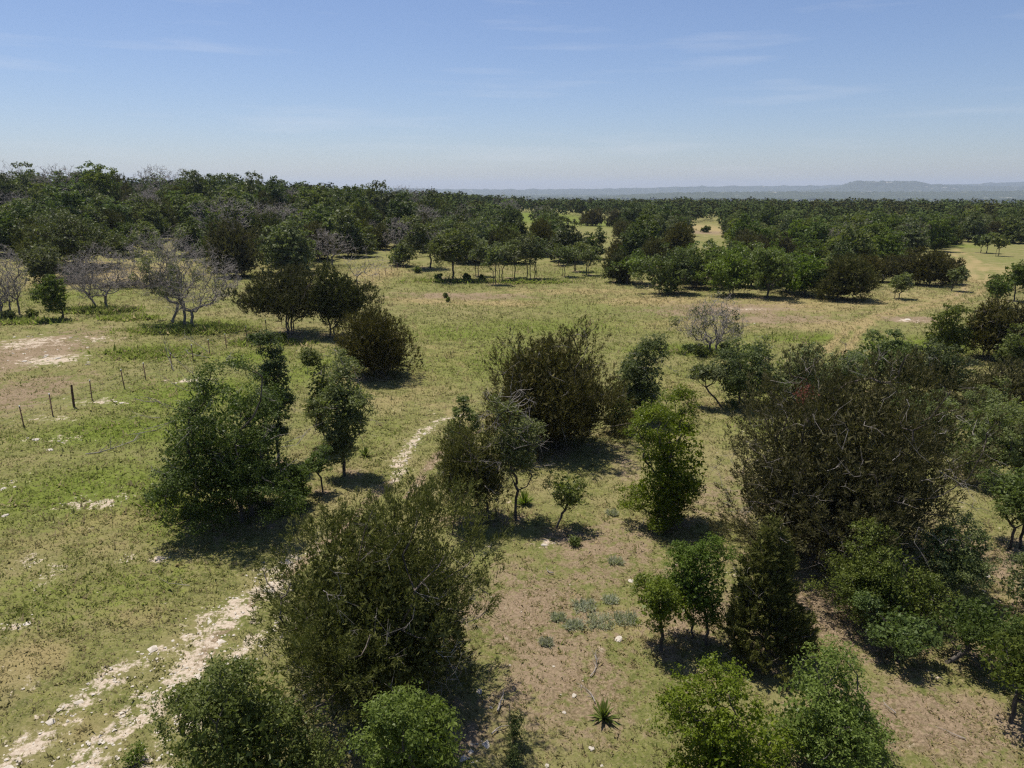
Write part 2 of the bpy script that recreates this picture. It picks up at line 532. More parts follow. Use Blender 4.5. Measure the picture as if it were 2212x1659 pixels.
def build_ground():
    r = np.concatenate([[0.0], np.geomspace(4, 12, 14)[:-1], np.geomspace(12, 160, 300)[:-1], np.geomspace(160, 17000, 196)])
    a = np.concatenate([np.linspace(-math.pi, -0.82, 26)[:-1], np.linspace(-0.82, 0.82, 230), np.linspace(0.82, math.pi, 26)[1:-1]])
    nr, na = len(r), len(a)
    R, A = np.meshgrid(r, a, indexing='ij')
    x = (R * np.sin(A)).ravel(); y = (R * np.cos(A)).ravel()
    z = hgt(x, y)
    rr = np.hypot(x, y)
    rng = np.random.default_rng(5)
    z = z + rng.normal(size=len(z)) * 0.02 * S((rr - 5) / 10) * (1 - S((rr - 80) / 80))
    z = z + rng.normal(size=len(z)) * 3.0 * S((rr - 1500) / 800)
    i = np.arange(nr - 1)[:, None]; j = np.arange(na)[None, :]; jn = (j + 1) % na
    f = np.stack(np.broadcast_arrays(i * na + j, i * na + jn, (i + 1) * na + jn, (i + 1) * na + j), -1).reshape(-1, 4)
    me = mesh_from('ground', np.stack([x, y, z], -1), f[:, ::-1], M['ground'],
                   {'cover': ('POINT', 'FLOAT_COLOR', masks(x, y))}, smooth=True)
    return tag(link('ground', me), kind='structure')


# ------------------------------------------------------------------ tree generator
def envelope(rng, amp=0.2):
    ws = rng.normal(size=(7, 3)) * 2.2
    ph = rng.uniform(0, 6.28, 7)
    return lambda d: 1 + amp * np.sum(np.cos(d @ ws.T + ph), -1) / 2.2


def skeleton(rng, roots, fork_h, targets, tip=0.012, lean=(0, 0), path_w=0.35, jit=0.10, expo=2.25, sub=None):
    """grow limbs from the roots to every target point -> edges and radii"""
    P, par, L = [], [], []
    for rx, ry in roots:
        if len(roots) > 1 and not P:
            P.append((0.0, 0.0, -0.2)); L.append(0); par.append(-1)
        prev = 0 if len(roots) > 1 else -1
        n = 4
        for s in range(n + 1):
            t = s / n
            P.append((rx * (1 - 0.0 * t) + lean[0] * t + rng.normal() * 0.03 * fork_h * (s > 0), ry + lean[1] * t + rng.normal() * 0.03 * fork_h * (s > 0), -0.12 + (fork_h + .12) * t))
            L.append(0 if prev < 0 else L[prev] + fork_h / n)
            par.append(prev)
            prev = len(P) - 1
    start = len(P)
    cap = len(P) + len(targets) * 4 + 8
    arr = np.zeros((cap, 3)); arr[:start] = P
    pl = np.zeros(cap); pl[:start] = L
    cnt = start
    fork = np.array(P).mean(0); fork[2] = fork_h
    order = np.argsort(np.linalg.norm(targets - fork, axis=1))
    low = np.zeros(cap); low[:start] = (arr[:start, 2] < fork_h * 0.6) * 100.0
    for ti in order:
        t = targets[ti]
        dv = t - arr[:cnt]
        d = np.sqrt((dv * dv).sum(1))
        up = np.maximum(arr[:cnt, 2] - t[2], 0)
        j = int(np.argmin(d + path_w * pl[:cnt] + low[:cnt] + up * 0.5))
        a = arr[j].copy(); dist = d[j]
        ns = (sub or (3 if dist > 0.9 else 2 if dist > 0.35 else 1))
        prev = j
        off = rng.normal(size=3) * dist * jit
        off[2] -= dist * 0.06
        for s in range(1, ns + 1):
            u = s / ns
            p = a + (t - a) * u + off * math.sin(u * math.pi) + (rng.normal(size=3) * dist * 0.03 if s < ns else 0)
            arr[cnt] = p
            pl[cnt] = pl[prev] + dist / ns
            par.append(prev)
            prev = cnt
            cnt += 1
    par = np.array(par)
    area = np.zeros(cnt)
    kids = np.bincount(par[par >= 0], minlength=cnt)
    area[kids == 0] = tip ** expo
    for i in range(cnt - 1, -1, -1):
        if par[i] >= 0:
            area[par[i]] += area[i]
    rad = area ** (1 / expo)
    e = np.nonzero(par >= 0)[0]
    p0, p1 = arr[par[e]], arr[e]
    r1 = rad[e]
    r0 = np.minimum(rad[par[e]], r1 * 1.35 + 0.004)
    rootk = par[par[e]] < 0
    r0[rootk] *= 1.25
    return p0, p1, r0, r1


def wood_mesh(name, sk, mat, cut=0.0):
    p0, p1, r0, r1 = sk
    big = r1 > 0.03
    vs_, fs_, off = [], [], 0
    for sel, k in ((big, 7), (~big & (r1 > cut), 3)):
        if sel.any():
            v, f = tubes(p0[sel], p1[sel], r0[sel], r1[sel], k)
            vs_.append(v); fs_.append(f + off); off += len(v)
    return mesh_from(name, np.concatenate(vs_), np.concatenate(fs_), mat, smooth=True)


def leaf_tris(rng, c, nrm, ln, wd):
    t = norm(np.cross(nrm, rdir(rng, len(c))))
    s = np.cross(nrm, t)
    l = (ln * rng.uniform(.65, 1.35, len(c)))[:, None] / 2
    w = (wd * rng.uniform(.65, 1.35, len(c)))[:, None] / 2
    v = np.stack([c - t * l - s * w * .25, c + s * w + t * l * .1, c + t * l - s * w * .5], 1).reshape(-1, 3)
    return v, np.arange(len(c) * 3).reshape(-1, 3)


def inner_fill(rng, n, rx, zb, zt, off, belly):
    d = rdir(rng, n) * (rng.uniform(0, .55, (n, 1)) ** .5)
    zc = zb + belly * (zt - zb)
    p = np.stack([d[:, 0] * rx, d[:, 1] * rx, zc + np.where(d[:, 2] > 0, d[:, 2] * (zt - zc), d[:, 2] * (zc - zb))], -1)
    return p + np.array([off[0], off[1], 0.0]) * S(p[:, 2:3] / max(zt * .5, .1))


def dome_points(rng, n, rx, ry, zb, zt, rmin, env, belly=0.42, shape='dome'):
    d = rdir(rng, n)
    rf = (rng.uniform(rmin ** 3, 1, n)) ** (1 / 3)
    zc = zb + belly * (zt - zb)
    if shape == 'cone':
        u = 1 - np.sqrt(rng.uniform(0, 1, n))
        th = rng.uniform(0, 6.283, n)
        rr = (1 - u) ** 0.8 * np.sqrt(rng.uniform(rmin ** 2, 1, n)) + 0.03
        d = np.stack([np.cos(th), np.sin(th), u], -1)
        q = np.stack([np.cos(th) * rr * rx, np.sin(th) * rr * ry, zb + u * (zt - zb)], -1)
        return q, norm(np.stack([np.cos(th), np.sin(th), np.full(n, .5)], -1))
    q = d * (rf * env(d))[:, None]
    p = np.stack([q[:, 0] * rx, q[:, 1] * ry, zc + np.where(q[:, 2] > 0, q[:, 2] * (zt - zc), q[:, 2] * (zc - zb))], -1)
    p[:, 2] = np.clip(p[:, 2], zb * 0.9, zt * 1.12)
    return p, d


def lobed_points(rng, n, w, h, zb, rc, belly, lobe=.25, nl=None, ea=.3):
    """points on the skins of several uneven lobes that together fill a crown w wide from zb to h"""
    env = envelope(rng, ea)
    m = min(w, (h - zb) * 1.25)
    nl = nl or int(np.clip(5 + w * (h - zb) * .34, 6, 24))
    lp, ld = dome_points(rng, nl, w * .40, w * .40, zb + .14 * (h - zb), h - .14 * (h - zb), .4, env, belly)
    lr = m * lobe * rng.uniform(.55, 1.25, nl) * (1.0 if nl < 16 else .82)
    pick = rng.choice(nl, n, p=lr ** 2 / (lr ** 2).sum())
    d = rdir(rng, n)
    d[:, 2] = np.where(d[:, 2] < (-.8 if belly < .4 else -.4), -d[:, 2], d[:, 2])
    p = lp[pick] + d * (lr[pick] * rng.uniform(.45, 1.0, n) ** .6)[:, None] * np.array([1, 1, .85])
    # fit to the surveyed size
    e = np.percentile(np.hypot(p[:, 0], p[:, 1]), 95 if ea < .2 else 95) + rc * .55
    p[:, :2] *= (w / 2) / e
    z0, z1 = np.percentile(p[:, 2], 3) - rc * .4, p[:, 2].max() + rc * .55
    p[:, 2] = zb + (p[:, 2] - z0) / (z1 - z0) * (h - zb)
    p[:, 2] = np.maximum(p[:, 2], .1)
    dd = norm(p - np.array([0, 0, zb + belly * (h - zb)]))
    return p, norm(d * .6 + dd * .6)


def make_oak(seed, w, h, zb, leaf, nleaf, off=(0, 0), roots=1, mat='oak', clump=1.0, twigs=0, spread=.25, rmin=0.45, lean=(0, 0), wood='bark', envamp=.26, clumpn=1.0, fill=1.0):
    """-> trunk mesh, crown mesh, twig mesh or None; local origin at the foot"""
    rng = np.random.default_rng(seed)
    env = envelope(rng, envamp)
    rx = ry = w / 2
    belly = .30 if zb < .12 * h else .42
    rc = np.clip(0.092 * (w + h) / 2 * clump, 0.17, 0.85)
    zb_, zt = zb + rc * .6, h - rc * .6
    rxx = max(rx - rc * .7, .25)
    surf = 2 * math.pi * rxx * (rxx + (zt - zb_) * .6)
    n = int(np.clip(1.55 * surf / (math.pi * rc * rc) * clumpn, 18, 460))
    cpt, cd = lobed_points(rng, n, w, h, zb, rc, belly)
    ni = max(3, n // 10)
    ipt, idr = dome_points(rng, ni, rxx * .6, rxx * .6, zb_ + .1 * (zt - zb_), zb_ + .8 * (zt - zb_), .2, env)
    cpt = np.concatenate([cpt, ipt]); cd = np.concatenate([cd, idr])
    offv = np.array([off[0], off[1], 0.0])
    cpt = cpt + offv * S((cpt[:, 2:3]) / max(h * .5, .1))
    rr = rc * rng.uniform(.5, 1.35, len(cpt))
    rts = [(0.0, 0.0)] if roots == 1 else [(math.cos(a) * spread, math.sin(a) * spread) for a in np.arange(roots) * 6.283 / roots + rng.uniform(0, 3)]
    fork = max(zb * .8, h * (.16 if roots > 1 else .22))
    sk = skeleton(rng, rts, fork, cpt, tip=0.011 * (w + h) / 10 + .004, lean=lean)
    trunk = wood_mesh('oak_trunk', sk, M[wood])
    # leaves
    wgt = rr ** 2
    cl = rng.choice(len(cpt), nleaf, p=wgt / wgt.sum())
    KS = 13
    sd_ = rdir(rng, len(cpt) * KS)
    sd_[:, 2] = np.where(sd_[:, 2] < -.3, -sd_[:, 2] * rng.uniform(0, 1, len(sd_)), sd_[:, 2])
    srad = np.sqrt(rng.uniform(.1, 1.25, len(sd_)))
    sub_i = cl * KS + rng.integers(0, KS, nleaf)
    d = norm(sd_[sub_i] + rng.normal(size=(nleaf, 3)) * .35)
    pos = cpt[cl] + (sd_[sub_i] * srad[sub_i][:, None] + rng.normal(size=(nleaf, 3)) * .19) * rr[cl][:, None] * np.array([1, 1, .74])
    pos[:, 2] = np.maximum(pos[:, 2], 0.03)
    nrm = norm(d * .55 + np.array([0, 0, .55]) + rng.normal(size=(nleaf, 3)) * .55)
    lsz = np.full(nleaf, leaf)
    nf = int(nleaf * .09 * fill)
    if nf:
        pos[:nf] = inner_fill(rng, nf, rx, zb, h, off, belly)
        lsz[:nf] = leaf * 2.0
        nrm[:nf] = rdir(rng, nf)
    v, f = leaf_tris(rng, pos, nrm, lsz * 1.6, lsz * 1.25)
    ct = rng.normal(size=len(cpt)) * .14
    st = rng.normal(size=len(sd_)) * .12
    tint = np.clip(.45 + ct[cl] + st[sub_i] + rng.normal(size=nleaf) * .13 + .10 * d[:, 2], 0, 1)
    crown = mesh_from('oak_crown', v, f, M[mat], {'tint': ('FACE', 'FLOAT', tint)})
    tw = None
    if twigs:
        tp, _ = dome_points(rng, twigs, rx * 1.06, rx * 1.06, zb, h * 1.0, .8, env)
        tp += offv
        tw = twig_mesh(rng, tp, cpt, rc)
    return trunk, crown, tw


def twig_mesh(rng, tp, anchors, rc, r=0.011, frac=None):
    """bare grey twigs standing out of the foliage"""
    P0, P1, R0, R1 = [], [], [], []
    for t in tp:
        j = np.argmin(((anchors - t) ** 2).sum(1))
        a = anchors[j]
        L = np.linalg.norm(t - a)
        if frac is None and L > rc * 2.5:
            a = t + (a - t) * (rc * 2.5 / L)
        mid = (a + t) / 2 + rng.normal(size=3) * .12 * min(L, 1)
        P0 += [a, mid]; P1 += [mid, t]; R0 += [r * 1.3, r]; R1 += [r, r * .4]
        for _ in range(3):
            u = rng.uniform(.2, 1)
            s = mid + (t - mid) * u
            e = s + (norm(t - mid) + rng.normal(size=3) * .8) * rng.uniform(.12, .3)
            P0.append(s); P1.append(e); R0.append(r * .7); R1.append(r * .3)
    v, f = tubes(np.array(P0), np.array(P1), np.array(R0), np.array(R1), 3)
    return mesh_from('twigs', v, f, M['twig'], smooth=True)


def make_juniper(seed, w, h, zb, leaf, nleaf, off=(0, 0), roots=3, mat='juniper', shape='dome', twigs=0, sprn=1.0, up=.7, rmin=.62, belly=.33, envamp=.16, sprl=1.0):
    rng = np.random.default_rng(seed)
    env = envelope(rng, envamp)
    Ls = np.clip(.066 * (w + h) / 2, .22, .62) * sprl
    rx = max(w / 2 - Ls * .5, .2)
    zt = h - Ls * .6
    surf = 2 * math.pi * rx * (rx + (zt - zb) * .7)
    n = int(np.clip(1.9 * surf / (Ls * Ls * .55) * sprn, 40, 2400))
    if shape == 'dome':
        sp, sd = lobed_points(rng, n, w, h, zb, Ls * .8, belly, .25, nl=int(np.clip(14 + w * 2, 16, 38)), ea=.14)
    else:
        sp, sd = dome_points(rng, n, rx, rx, zb + Ls * .3, zt, rmin, env, belly, shape)
        k_ = 1 + .22 * np.sin(np.arctan2(sd[:, 1], sd[:, 0]) * 3 + sp[:, 2] * 2.3) + .12 * np.sin(sp[:, 2] * 7 + np.arctan2(sd[:, 1], sd[:, 0]) * 5)
        sp[:, :2] *= k_[:, None]
    ni = n // 5
    ip, idr = dome_points(rng, ni, rx * .62, rx * .62, zb + .1 * (zt - zb), zb + .85 * (zt - zb), .2, env, belly, shape)
    sp = np.concatenate([sp, ip]); sd = np.concatenate([sd, idr])
    offv = np.array([off[0], off[1], 0.0])
    sp = sp + offv * S(sp[:, 2:3] / max(h * .5, .1))
    ax = norm(sd * .65 + np.array([0, 0, up]) + rng.normal(size=sp.shape) * .28)
    ll = Ls * rng.uniform(.65, 1.45, len(sp))
    nb = min(len(sp), 150)
    tg = sp[rng.choice(len(sp), nb, replace=False)]
    rts = [(0.0, 0.0)] if roots == 1 else [(math.cos(a) * .16 * roots * .5, math.sin(a) * .16 * roots * .5) for a in np.arange(roots) * 6.283 / roots + rng.uniform(0, 3)]
    sk = skeleton(rng, rts, max(.12 * h, zb * .6), tg, tip=.011 * (w + h) / 10 + .003, jit=.12)
    trunk = wood_mesh('juniper_trunk', sk, M['jbark'])
    wgt = ll ** 2
    cl = rng.choice(len(sp), nleaf, p=wgt / wgt.sum())
    s = rng.uniform(0, 1, nleaf) ** .8
    a = ax[cl]
    rad = norm(np.cross(a, rdir(rng, nleaf)))
    rr = ll[cl] * (.40 * (1 - s) ** .75 + .04) * np.sqrt(rng.uniform(.1, 1, nleaf))
    c = sp[cl] + a * ((s - .35) * ll[cl])[:, None] + rad * rr[:, None]
    c[:, 2] = np.maximum(c[:, 2], .04)
    dr = norm(a * .9 + rad * .5 + rng.normal(size=c.shape) * .3)
    sd2 = norm(np.cross(dr, rdir(rng, nleaf)))
    L = (leaf * 2.2 * rng.uniform(.7, 1.3, nleaf))[:, None]
    W = (leaf * .52 * rng.uniform(.7, 1.3, nleaf))[:, None]
    nf = int(nleaf * .10)
    c[:nf] = inner_fill(rng, nf, rx, zb, h, off, belly) if shape == 'dome' else c[:nf]
    L[:nf] *= 1.5
    W[:nf] *= 3.2
    v = np.stack([c - dr * L * .5 - sd2 * W * .5, c - dr * L * .5 + sd2 * W * .5, c + dr * L * .5], 1).reshape(-1, 3)
    f = np.arange(nleaf * 3).reshape(-1, 3)
    ct = rng.normal(size=len(sp)) * .13
    tint = np.clip(.42 + ct[cl] + .22 * (s - .5) + rng.normal(size=nleaf) * .15, 0, 1)
    crown = mesh_from('juniper_crown', v, f, M[mat], {'tint': ('FACE', 'FLOAT', tint)})
    tw = None
    if twigs:
        tp, _ = dome_points(rng, twigs, rx * 1.0, rx * 1.0, zb, zt, .8, env, belly, shape)
        tp += offv
        tw = twig_mesh(rng, tp, sp, Ls, .0075)
    return trunk, crown, tw


def make_bare(seed, w, h, zb, ntip, off=(0, 0), roots=1, lean=(0, 0), tip=.006, leaves=0, leaf=.1, mat='oak_grey', wood='dead', spread=.3, minr=.006):
    rng = np.random.default_rng(seed)
    env = envelope(rng, .22)
    w, h = w * 1.14, h * 1.04
    main, _ = dome_points(rng, 60, w * .42, w * .42, zb, h * .92, .35, env)
    fine, fd = dome_points(rng, ntip, w * .5, w * .5, zb, h, .45, env)
    offv = np.array([off[0], off[1], 0.0])
    tg = np.concatenate([main, fine]) + offv * S(np.concatenate([main, fine])[:, 2:3] / (h * .5))
    rts = [(0.0, 0.0)] if roots == 1 else [(math.cos(a) * spread, math.sin(a) * spread) for a in np.arange(roots) * 6.283 / roots + rng.uniform(0, 3)]
    sk = skeleton(rng, rts, max(zb * .8, .2 * h), tg, tip=tip, lean=lean, path_w=.25, jit=.16, expo=2.3, sub=2)
    p0, p1, r0, r1 = sk
    thick = r1 > .022
    trunk = wood_mesh('bare_trunk', tuple(a[thick] for a in sk), M[wood])
    v, f = tubes(p0[~thick], p1[~thick], np.maximum(r0[~thick], minr), np.maximum(r1[~thick], minr * .7), 3)
    # fine spurs
    ns = min(ntip * 2, 4000)
    b = p1[~thick][rng.integers(0, (~thick).sum(), ns)]
    e = b + rdir(rng, ns) * rng.uniform(.12, .4, (ns, 1)) * (w / 6) + np.array([0, 0, .06])
    v2, f2 = tubes(b, e, np.full(ns, minr * .8), np.full(ns, minr * .4), 3)
    tw = mesh_from('bare_twigs', np.concatenate([v, v2]), np.concatenate([f, f2 + len(v)]), M['twig'], smooth=True)
    crown = None
    if leaves:
        cc = tg[rng.integers(0, len(tg), max(6, leaves // 90))]
        cl = rng.integers(0, len(cc), leaves)
        d = rdir(rng, leaves)
        pos = cc[cl] + d * (rng.uniform(.1, 1, (leaves, 1)) ** .5) * .09 * w
        v, f = leaf_tris(rng, pos, norm(d * .5 + np.array([0, 0, .5]) + rng.normal(size=d.shape) * .5), leaf * 1.35, leaf * .85)
        crown = mesh_from('sparse_crown', v, f, M[mat], {'tint': ('FACE', 'FLOAT', np.clip(.45 + rng.normal(size=leaves) * .2, 0, 1))})
    return trunk, crown, tw


def plant(name, label, group, meshes, loc, rot=0.0, scale=(1, 1, 1), cat='tree'):
    t = link(name, None, loc=loc)
    t.empty_display_size = .3
    t.rotation_euler = (0, 0, rot)
    t.scale = scale
    tag(t, label, cat, group)
    for nm, me in zip(('trunk', 'crown', 'twigs'), meshes):
        if me is not None:
            o = link(nm, me, t)
            if nm == 'twigs':
                o['kind'] = 'stuff'
    return t


def survey(bx, by, l, r, top, zbf):
    """foot, crown width, height, sideways offset read from the photograph"""
    P = ground(bx, by)
    dp = depth(P)
    ppm = FPX / dp
    w = (r - l) * K / ppm
    off = ((l + r) / 2 - bx) * K / ppm
    d = ray(bx, top)
    s = -d[2] / d[1]
    H = CAM_H - P[2]
    a = w / 2
    lo, hi = .3, 25.0
    for _ in range(40):
        zt = (lo + hi) / 2
        zb = zbf * zt
        b = (zt - zb) / 2
        zc = (zt + zb) / 2
        if (H - s * P[1] - zc) > math.sqrt(b * b + s * s * a * a):
            lo = zt
        else:
            hi = zt
    return P, ppm, w, off, zt

# ------------------------------------------------------------------ trees surveyed one by one
T = []      # (kind, label, group, bx, by, left, right, top, crown-bottom fraction, options)


def t(kind, label, bx, by, l, r, top, zbf, group=None, **kw):
    T.append((kind, label, group, bx, by, l, r, top, zbf, kw))


# beside the rutted track, close by
t('juniper', 'broad olive juniper spreading over the bend of the white rutted track', 830, 1505, 556, 1088, 1045, .03, mat='juniper_green', twigs=150, seed=11)
t('oak', 'glossy bright green oak beside the white wheel ruts', 565, 1800, 376, 718, 1390, .2, roots=3, seed=12, mat='oak_bright')
t('oak', 'small bright green oak in front of the broad olive juniper', 890, 1790, 760, 1040, 1450, .2, roots=2, seed=13, mat='oak_bright')
t('oak', 'shrubby oak thicket in front of the upright cone-shaped juniper', 1560, 1720, 1425, 1730, 1440, .05, roots=4, seed=14, rmin=.5, mat='oak_bright')
t('oak', 'wide shrubby oak standing in front of bare pinkish soil', 1785, 1650, 1620, 1910, 1395, .05, roots=4, seed=15, mat='oak_bright')
t('oak', 'young round-headed oak on a single straight trunk with dark shadow at its foot', 1428, 1404, 1352, 1510, 1235, .36, roots=1, seed=16, mat='oak_bright')
t('oak', 'slim oak crowded against the upright cone-shaped juniper', 1510, 1385, 1420, 1580, 1150, .2, roots=2, seed=17)
t('juniper', 'upright cone-shaped juniper with thick foliage to the ground', 1655, 1415, 1540, 1748, 1112, .04, shape='cone', roots=1, mat='juniper_green', seed=18, up=.45, twigs=20)
t('juniper', 'huge dark brownish juniper, the widest crown in the thicket', 1745, 1195, 1535, 2070, 762, .02, roots=4, twigs=220, seed=19)
t('oak', 'narrow leafy oak in the gap between the two darkest junipers', 1428, 1130, 1360, 1545, 850, .03, roots=2, seed=20, mat='oak_bright', clump=.9)
t('oak', 'low oak at the foot of the huge dark juniper', 1895, 1345, 1772, 2015, 1135, .05, roots=2, seed=21, mat='oak_bright')
t('oak', 'gnarled forked oak among white stones', 2022, 1290, 1945, 2125, 1115, .15, roots=2, seed=22, twigs=12, mat='oak_pale')
t('oak', 'oak whose shadow falls on bare brown soil', 1941, 1428, 1842, 2040, 1290, .3, roots=1, seed=23, mat='oak_bright')
t('oak', 'leaning dark-trunked oak casting a long shadow over the pink soil', 2040, 1432, 1990, 2235, 1265, .28, roots=1, seed=24, lean=.4, mat='oak_dark')
t('oak', 'dark oak spreading low above the long shadow on pink soil', 2185, 1560, 2075, 2300, 1335, .3, roots=1, seed=124, mat='oak_dark')
t('oak', 'oak on a dark forked trunk beyond the white stones', 2192, 1185, 2105, 2290, 990, .3, roots=2, seed=25, mat='oak_pale')
t('oak', 'low oak bush below the dark forked trunk', 2240, 1330, 2135, 2340, 1180, .1, roots=2, seed=26, mat='oak_pale')
t('oak', 'broad pale-leaved oak pressed against the huge dark juniper', 2090, 1040, 2025, 2215, 850, .1, roots=2, seed=27, mat='oak_pale')
t('oak', 'pale oak next to the broad pale-leaved one, half out of the picture', 2200, 1050, 2120, 2310, 880, .1, roots=2, seed=28, mat='oak_pale')
t('juniper', 'dark juniper standing behind the pale oaks', 2190, 905, 2080, 2290, 772, .03, roots=3, seed=29, twigs=20)
# centre group
t('juniper', 'tall domed blackish juniper standing out against the open meadow', 1200, 965, 1032, 1345, 695, .02, roots=3, seed=30, twigs=60, sprl=1.15, up=.95)
t('oak', 'greyish small tree leaning on the tall domed juniper', 1372, 905, 1312, 1445, 722, .08, roots=2, seed=31, mat='oak_grey', twigs=15)
t('juniper', 'thin olive juniper with see-through crown beside a straight slender trunk', 1047, 1120, 925, 1118, 900, .18, roots=2, seed=32, mat='juniper_green', cov=.8, twigs=60)
t('oak', 'sparse oak on a straight slender trunk with many bare grey branches', 1116, 1123, 1050, 1175, 860, .3, roots=1, seed=33, mat='oak_grey', cov=.6, twigs=90)
t('oak', 'crooked sapling leaning away from the slender-trunked oak', 1201, 1140, 1178, 1276, 1012, .3, roots=1, seed=34, cov=.55, lean=.25, mat='oak_bright')
t('oak', 'light green bushy oak where the white path disappears', 990, 1015, 955, 1035, 862, .1, roots=2, seed=35, mat='oak_bright')
# group left of the track
t('oak', 'big dense multi-stemmed oak with dead branches poking out, alone in bright grass', 515, 1118, 325, 668, 785, .02, roots=5, seed=36, mat='oak_dark', twigs=90, clump=.85, spread=.5)
t('oak', 'thin spire-topped oak rising behind the big multi-stemmed oak', 612, 1000, 570, 655, 728, .2, roots=2, seed=37, clump=.8, twigs=15, mat='oak_dark')
t('oak', 'slender oak with bare dark trunk between big oak and rutted path', 745, 1024, 688, 818, 765, .15, roots=2, seed=38, mat='oak_pale', twigs=25, clump=.85)
t('oak', 'second slender oak crowding the one by the rutted path', 705, 968, 664, 745, 760, .2, roots=2, seed=39, mat='oak_grey', clump=.85, twigs=10)
t('oak', 'tiny lollipop oak sapling on a thin dark stem', 697, 1064, 655, 725, 968, .42, roots=1, seed=40)
t('oak', 'low leafy bush at the skirt of the big multi-stemmed oak', 638, 1092, 590, 692, 990, .05, roots=2, seed=41)
# along the fence
t('juniper', 'vase-shaped black-green juniper astride the fence line', 628, 722, 513, 718, 570, .28, roots=4, seed=42, sprl=.95, mat='juniper_dark')
t('juniper', 'twin of the vase-shaped juniper, standing against a dead snag', 717, 727, 655, 812, 560, .2, roots=3, seed=43, mat='juniper_dark')
t('juniper', 'rough brownish juniper on the meadow side of the vase-shaped pair', 822, 810, 716, 908, 668, .04, roots=3, seed=44, twigs=25)
t('bare', 'dead grey snag sticking up behind the vase-shaped junipers', 772, 640, 742, 845, 536, .35, ntip=60, roots=1, seed=45, tip=.012)
t('bare', 'tall bare silver oak with wide spreading limbs beside the fence', 418, 710, 372, 528, 535, .25, ntip=1000, roots=1, seed=46)
t('bare', 'bare grey oak with a few leaves, middle of three trunks', 400, 702, 318, 455, 500, .25, ntip=1000, roots=1, seed=47, leaves=1800)
t('bare', 'half-leafed leaning grey oak, outermost of three trunks', 372, 697, 298, 405, 490, .25, ntip=850, roots=1, seed=48, leaves=2500, lean=.4)
t('bare', 'bare purplish oak beside the brush pile', 231, 668, 165, 292, 540, .28, ntip=1000, roots=1, seed=49)
t('bare', 'slanting bare oak propped beside the purplish one', 213, 668, 145, 225, 552, .3, ntip=600, roots=1, seed=50, lean=-.5)
t('oak', 'small bushy yellow-green oak alone on the cropped grass', 140, 690, 82, 165, 590, .18, roots=3, seed=51, mat='oak_lime')
t('bare', 'leafless oak with crooked stems at the edge of the cropped clearing', 42, 682, -5, 70, 525, .25, ntip=850, roots=3, seed=52, spread=.8)
t('bare', 'leafless oak beside the crooked-stemmed one', 5, 688, -50, 40, 560, .25, ntip=1000, roots=2, seed=53, spread=.6)
t('oak', 'grey-green oak behind the leafless oaks', 95, 628, 55, 145, 520, .15, roots=2, seed=54, mat='oak_grey')
t('oak', 'great round dark oak towering over the leafless trees', 175, 578, 52, 288, 440, .08, roots=3, seed=55, mat='oak_dark', clump=.75)
# meadow edge, right
t('bare', 'grey half-dead tree standing alone in the meadow', 1540, 762, 1468, 1600, 650, .2, ntip=1000, roots=2, seed=56, leaves=1200)
t('oak', 'oak leaning out over the meadow on a crooked bare trunk', 1563, 880, 1474, 1560, 783, .55, roots=1, seed=57, mat='oak_grey', lean=-.9)
t('oak', 'broad grey-green oak leafing out over the crooked bare trunk', 1605, 880, 1535, 1685, 722, .08, roots=3, seed=58, mat='oak_pale', twigs=15)
t('oak', 'grey-green oak filling in beside the one over the crooked trunk', 1705, 875, 1640, 1780, 735, .08, roots=3, seed=158, mat='oak_pale', twigs=10)
t('oak', 'grey-green oak hidden up to its crown by the huge dark juniper', 1802, 870, 1738, 1870, 752, .1, roots=2, seed=59, mat='oak_pale')
t('oak', 'round oak squeezed behind the airy knobbly oak', 1955, 850, 1895, 2022, 745, .08, roots=2, seed=159, mat='oak')
t('oak', 'pale low oak below the dense oak by bright grass', 2000, 962, 1928, 2092, 832, .06, roots=2, seed=160, mat='oak_pale')
t('oak', 'pale leafy oak in front of the dark juniper behind the pale oaks', 2152, 962, 2088, 2228, 828, .06, roots=2, seed=161, mat='oak_pale')
t('oak', 'oak tucked beneath the dark juniper beside the pale-stemmed one', 2192, 792, 2145, 2245, 703, .08, roots=2, seed=162, mat='oak')
t('oak', 'small oak at the shady foot of the tall domed juniper', 1335, 935, 1295, 1372, 840, .08, roots=2, seed=163, mat='oak_grey')
t('oak', 'airy oak with a knobbly crown at the end of the wheel tracks', 1890, 850, 1825, 1952, 712, .25, roots=1, seed=60, mat='oak_pale', clump=.8)
t('oak', 'dense oak beside bright green grass behind the huge dark juniper', 2030, 865, 1945, 2100, 730, .1, roots=2, seed=61, mat='oak_dark')
t('oak', 'round oak between bright grass and a brownish juniper', 2045, 775, 1985, 2088, 655, .1, roots=2, seed=62, mat='oak')
t('juniper', 'brownish juniper with pale stems showing beside bright green grass', 2131, 772, 2062, 2180, 642, .15, roots=3, seed=63, twigs=30)
t('juniper', 'dark juniper adjoining the brownish one with pale stems', 2205, 768, 2150, 2265, 645, .05, roots=3, seed=64)
t('oak', 'oak on a dark stem beside the curving wheel tracks', 2153, 664, 2112, 2190, 592, .3, roots=1, seed=65)
t('oak', 'taller oak behind the dark-stemmed one by the curving wheel tracks', 2190, 650, 2150, 2225, 558, .3, roots=1, seed=66)
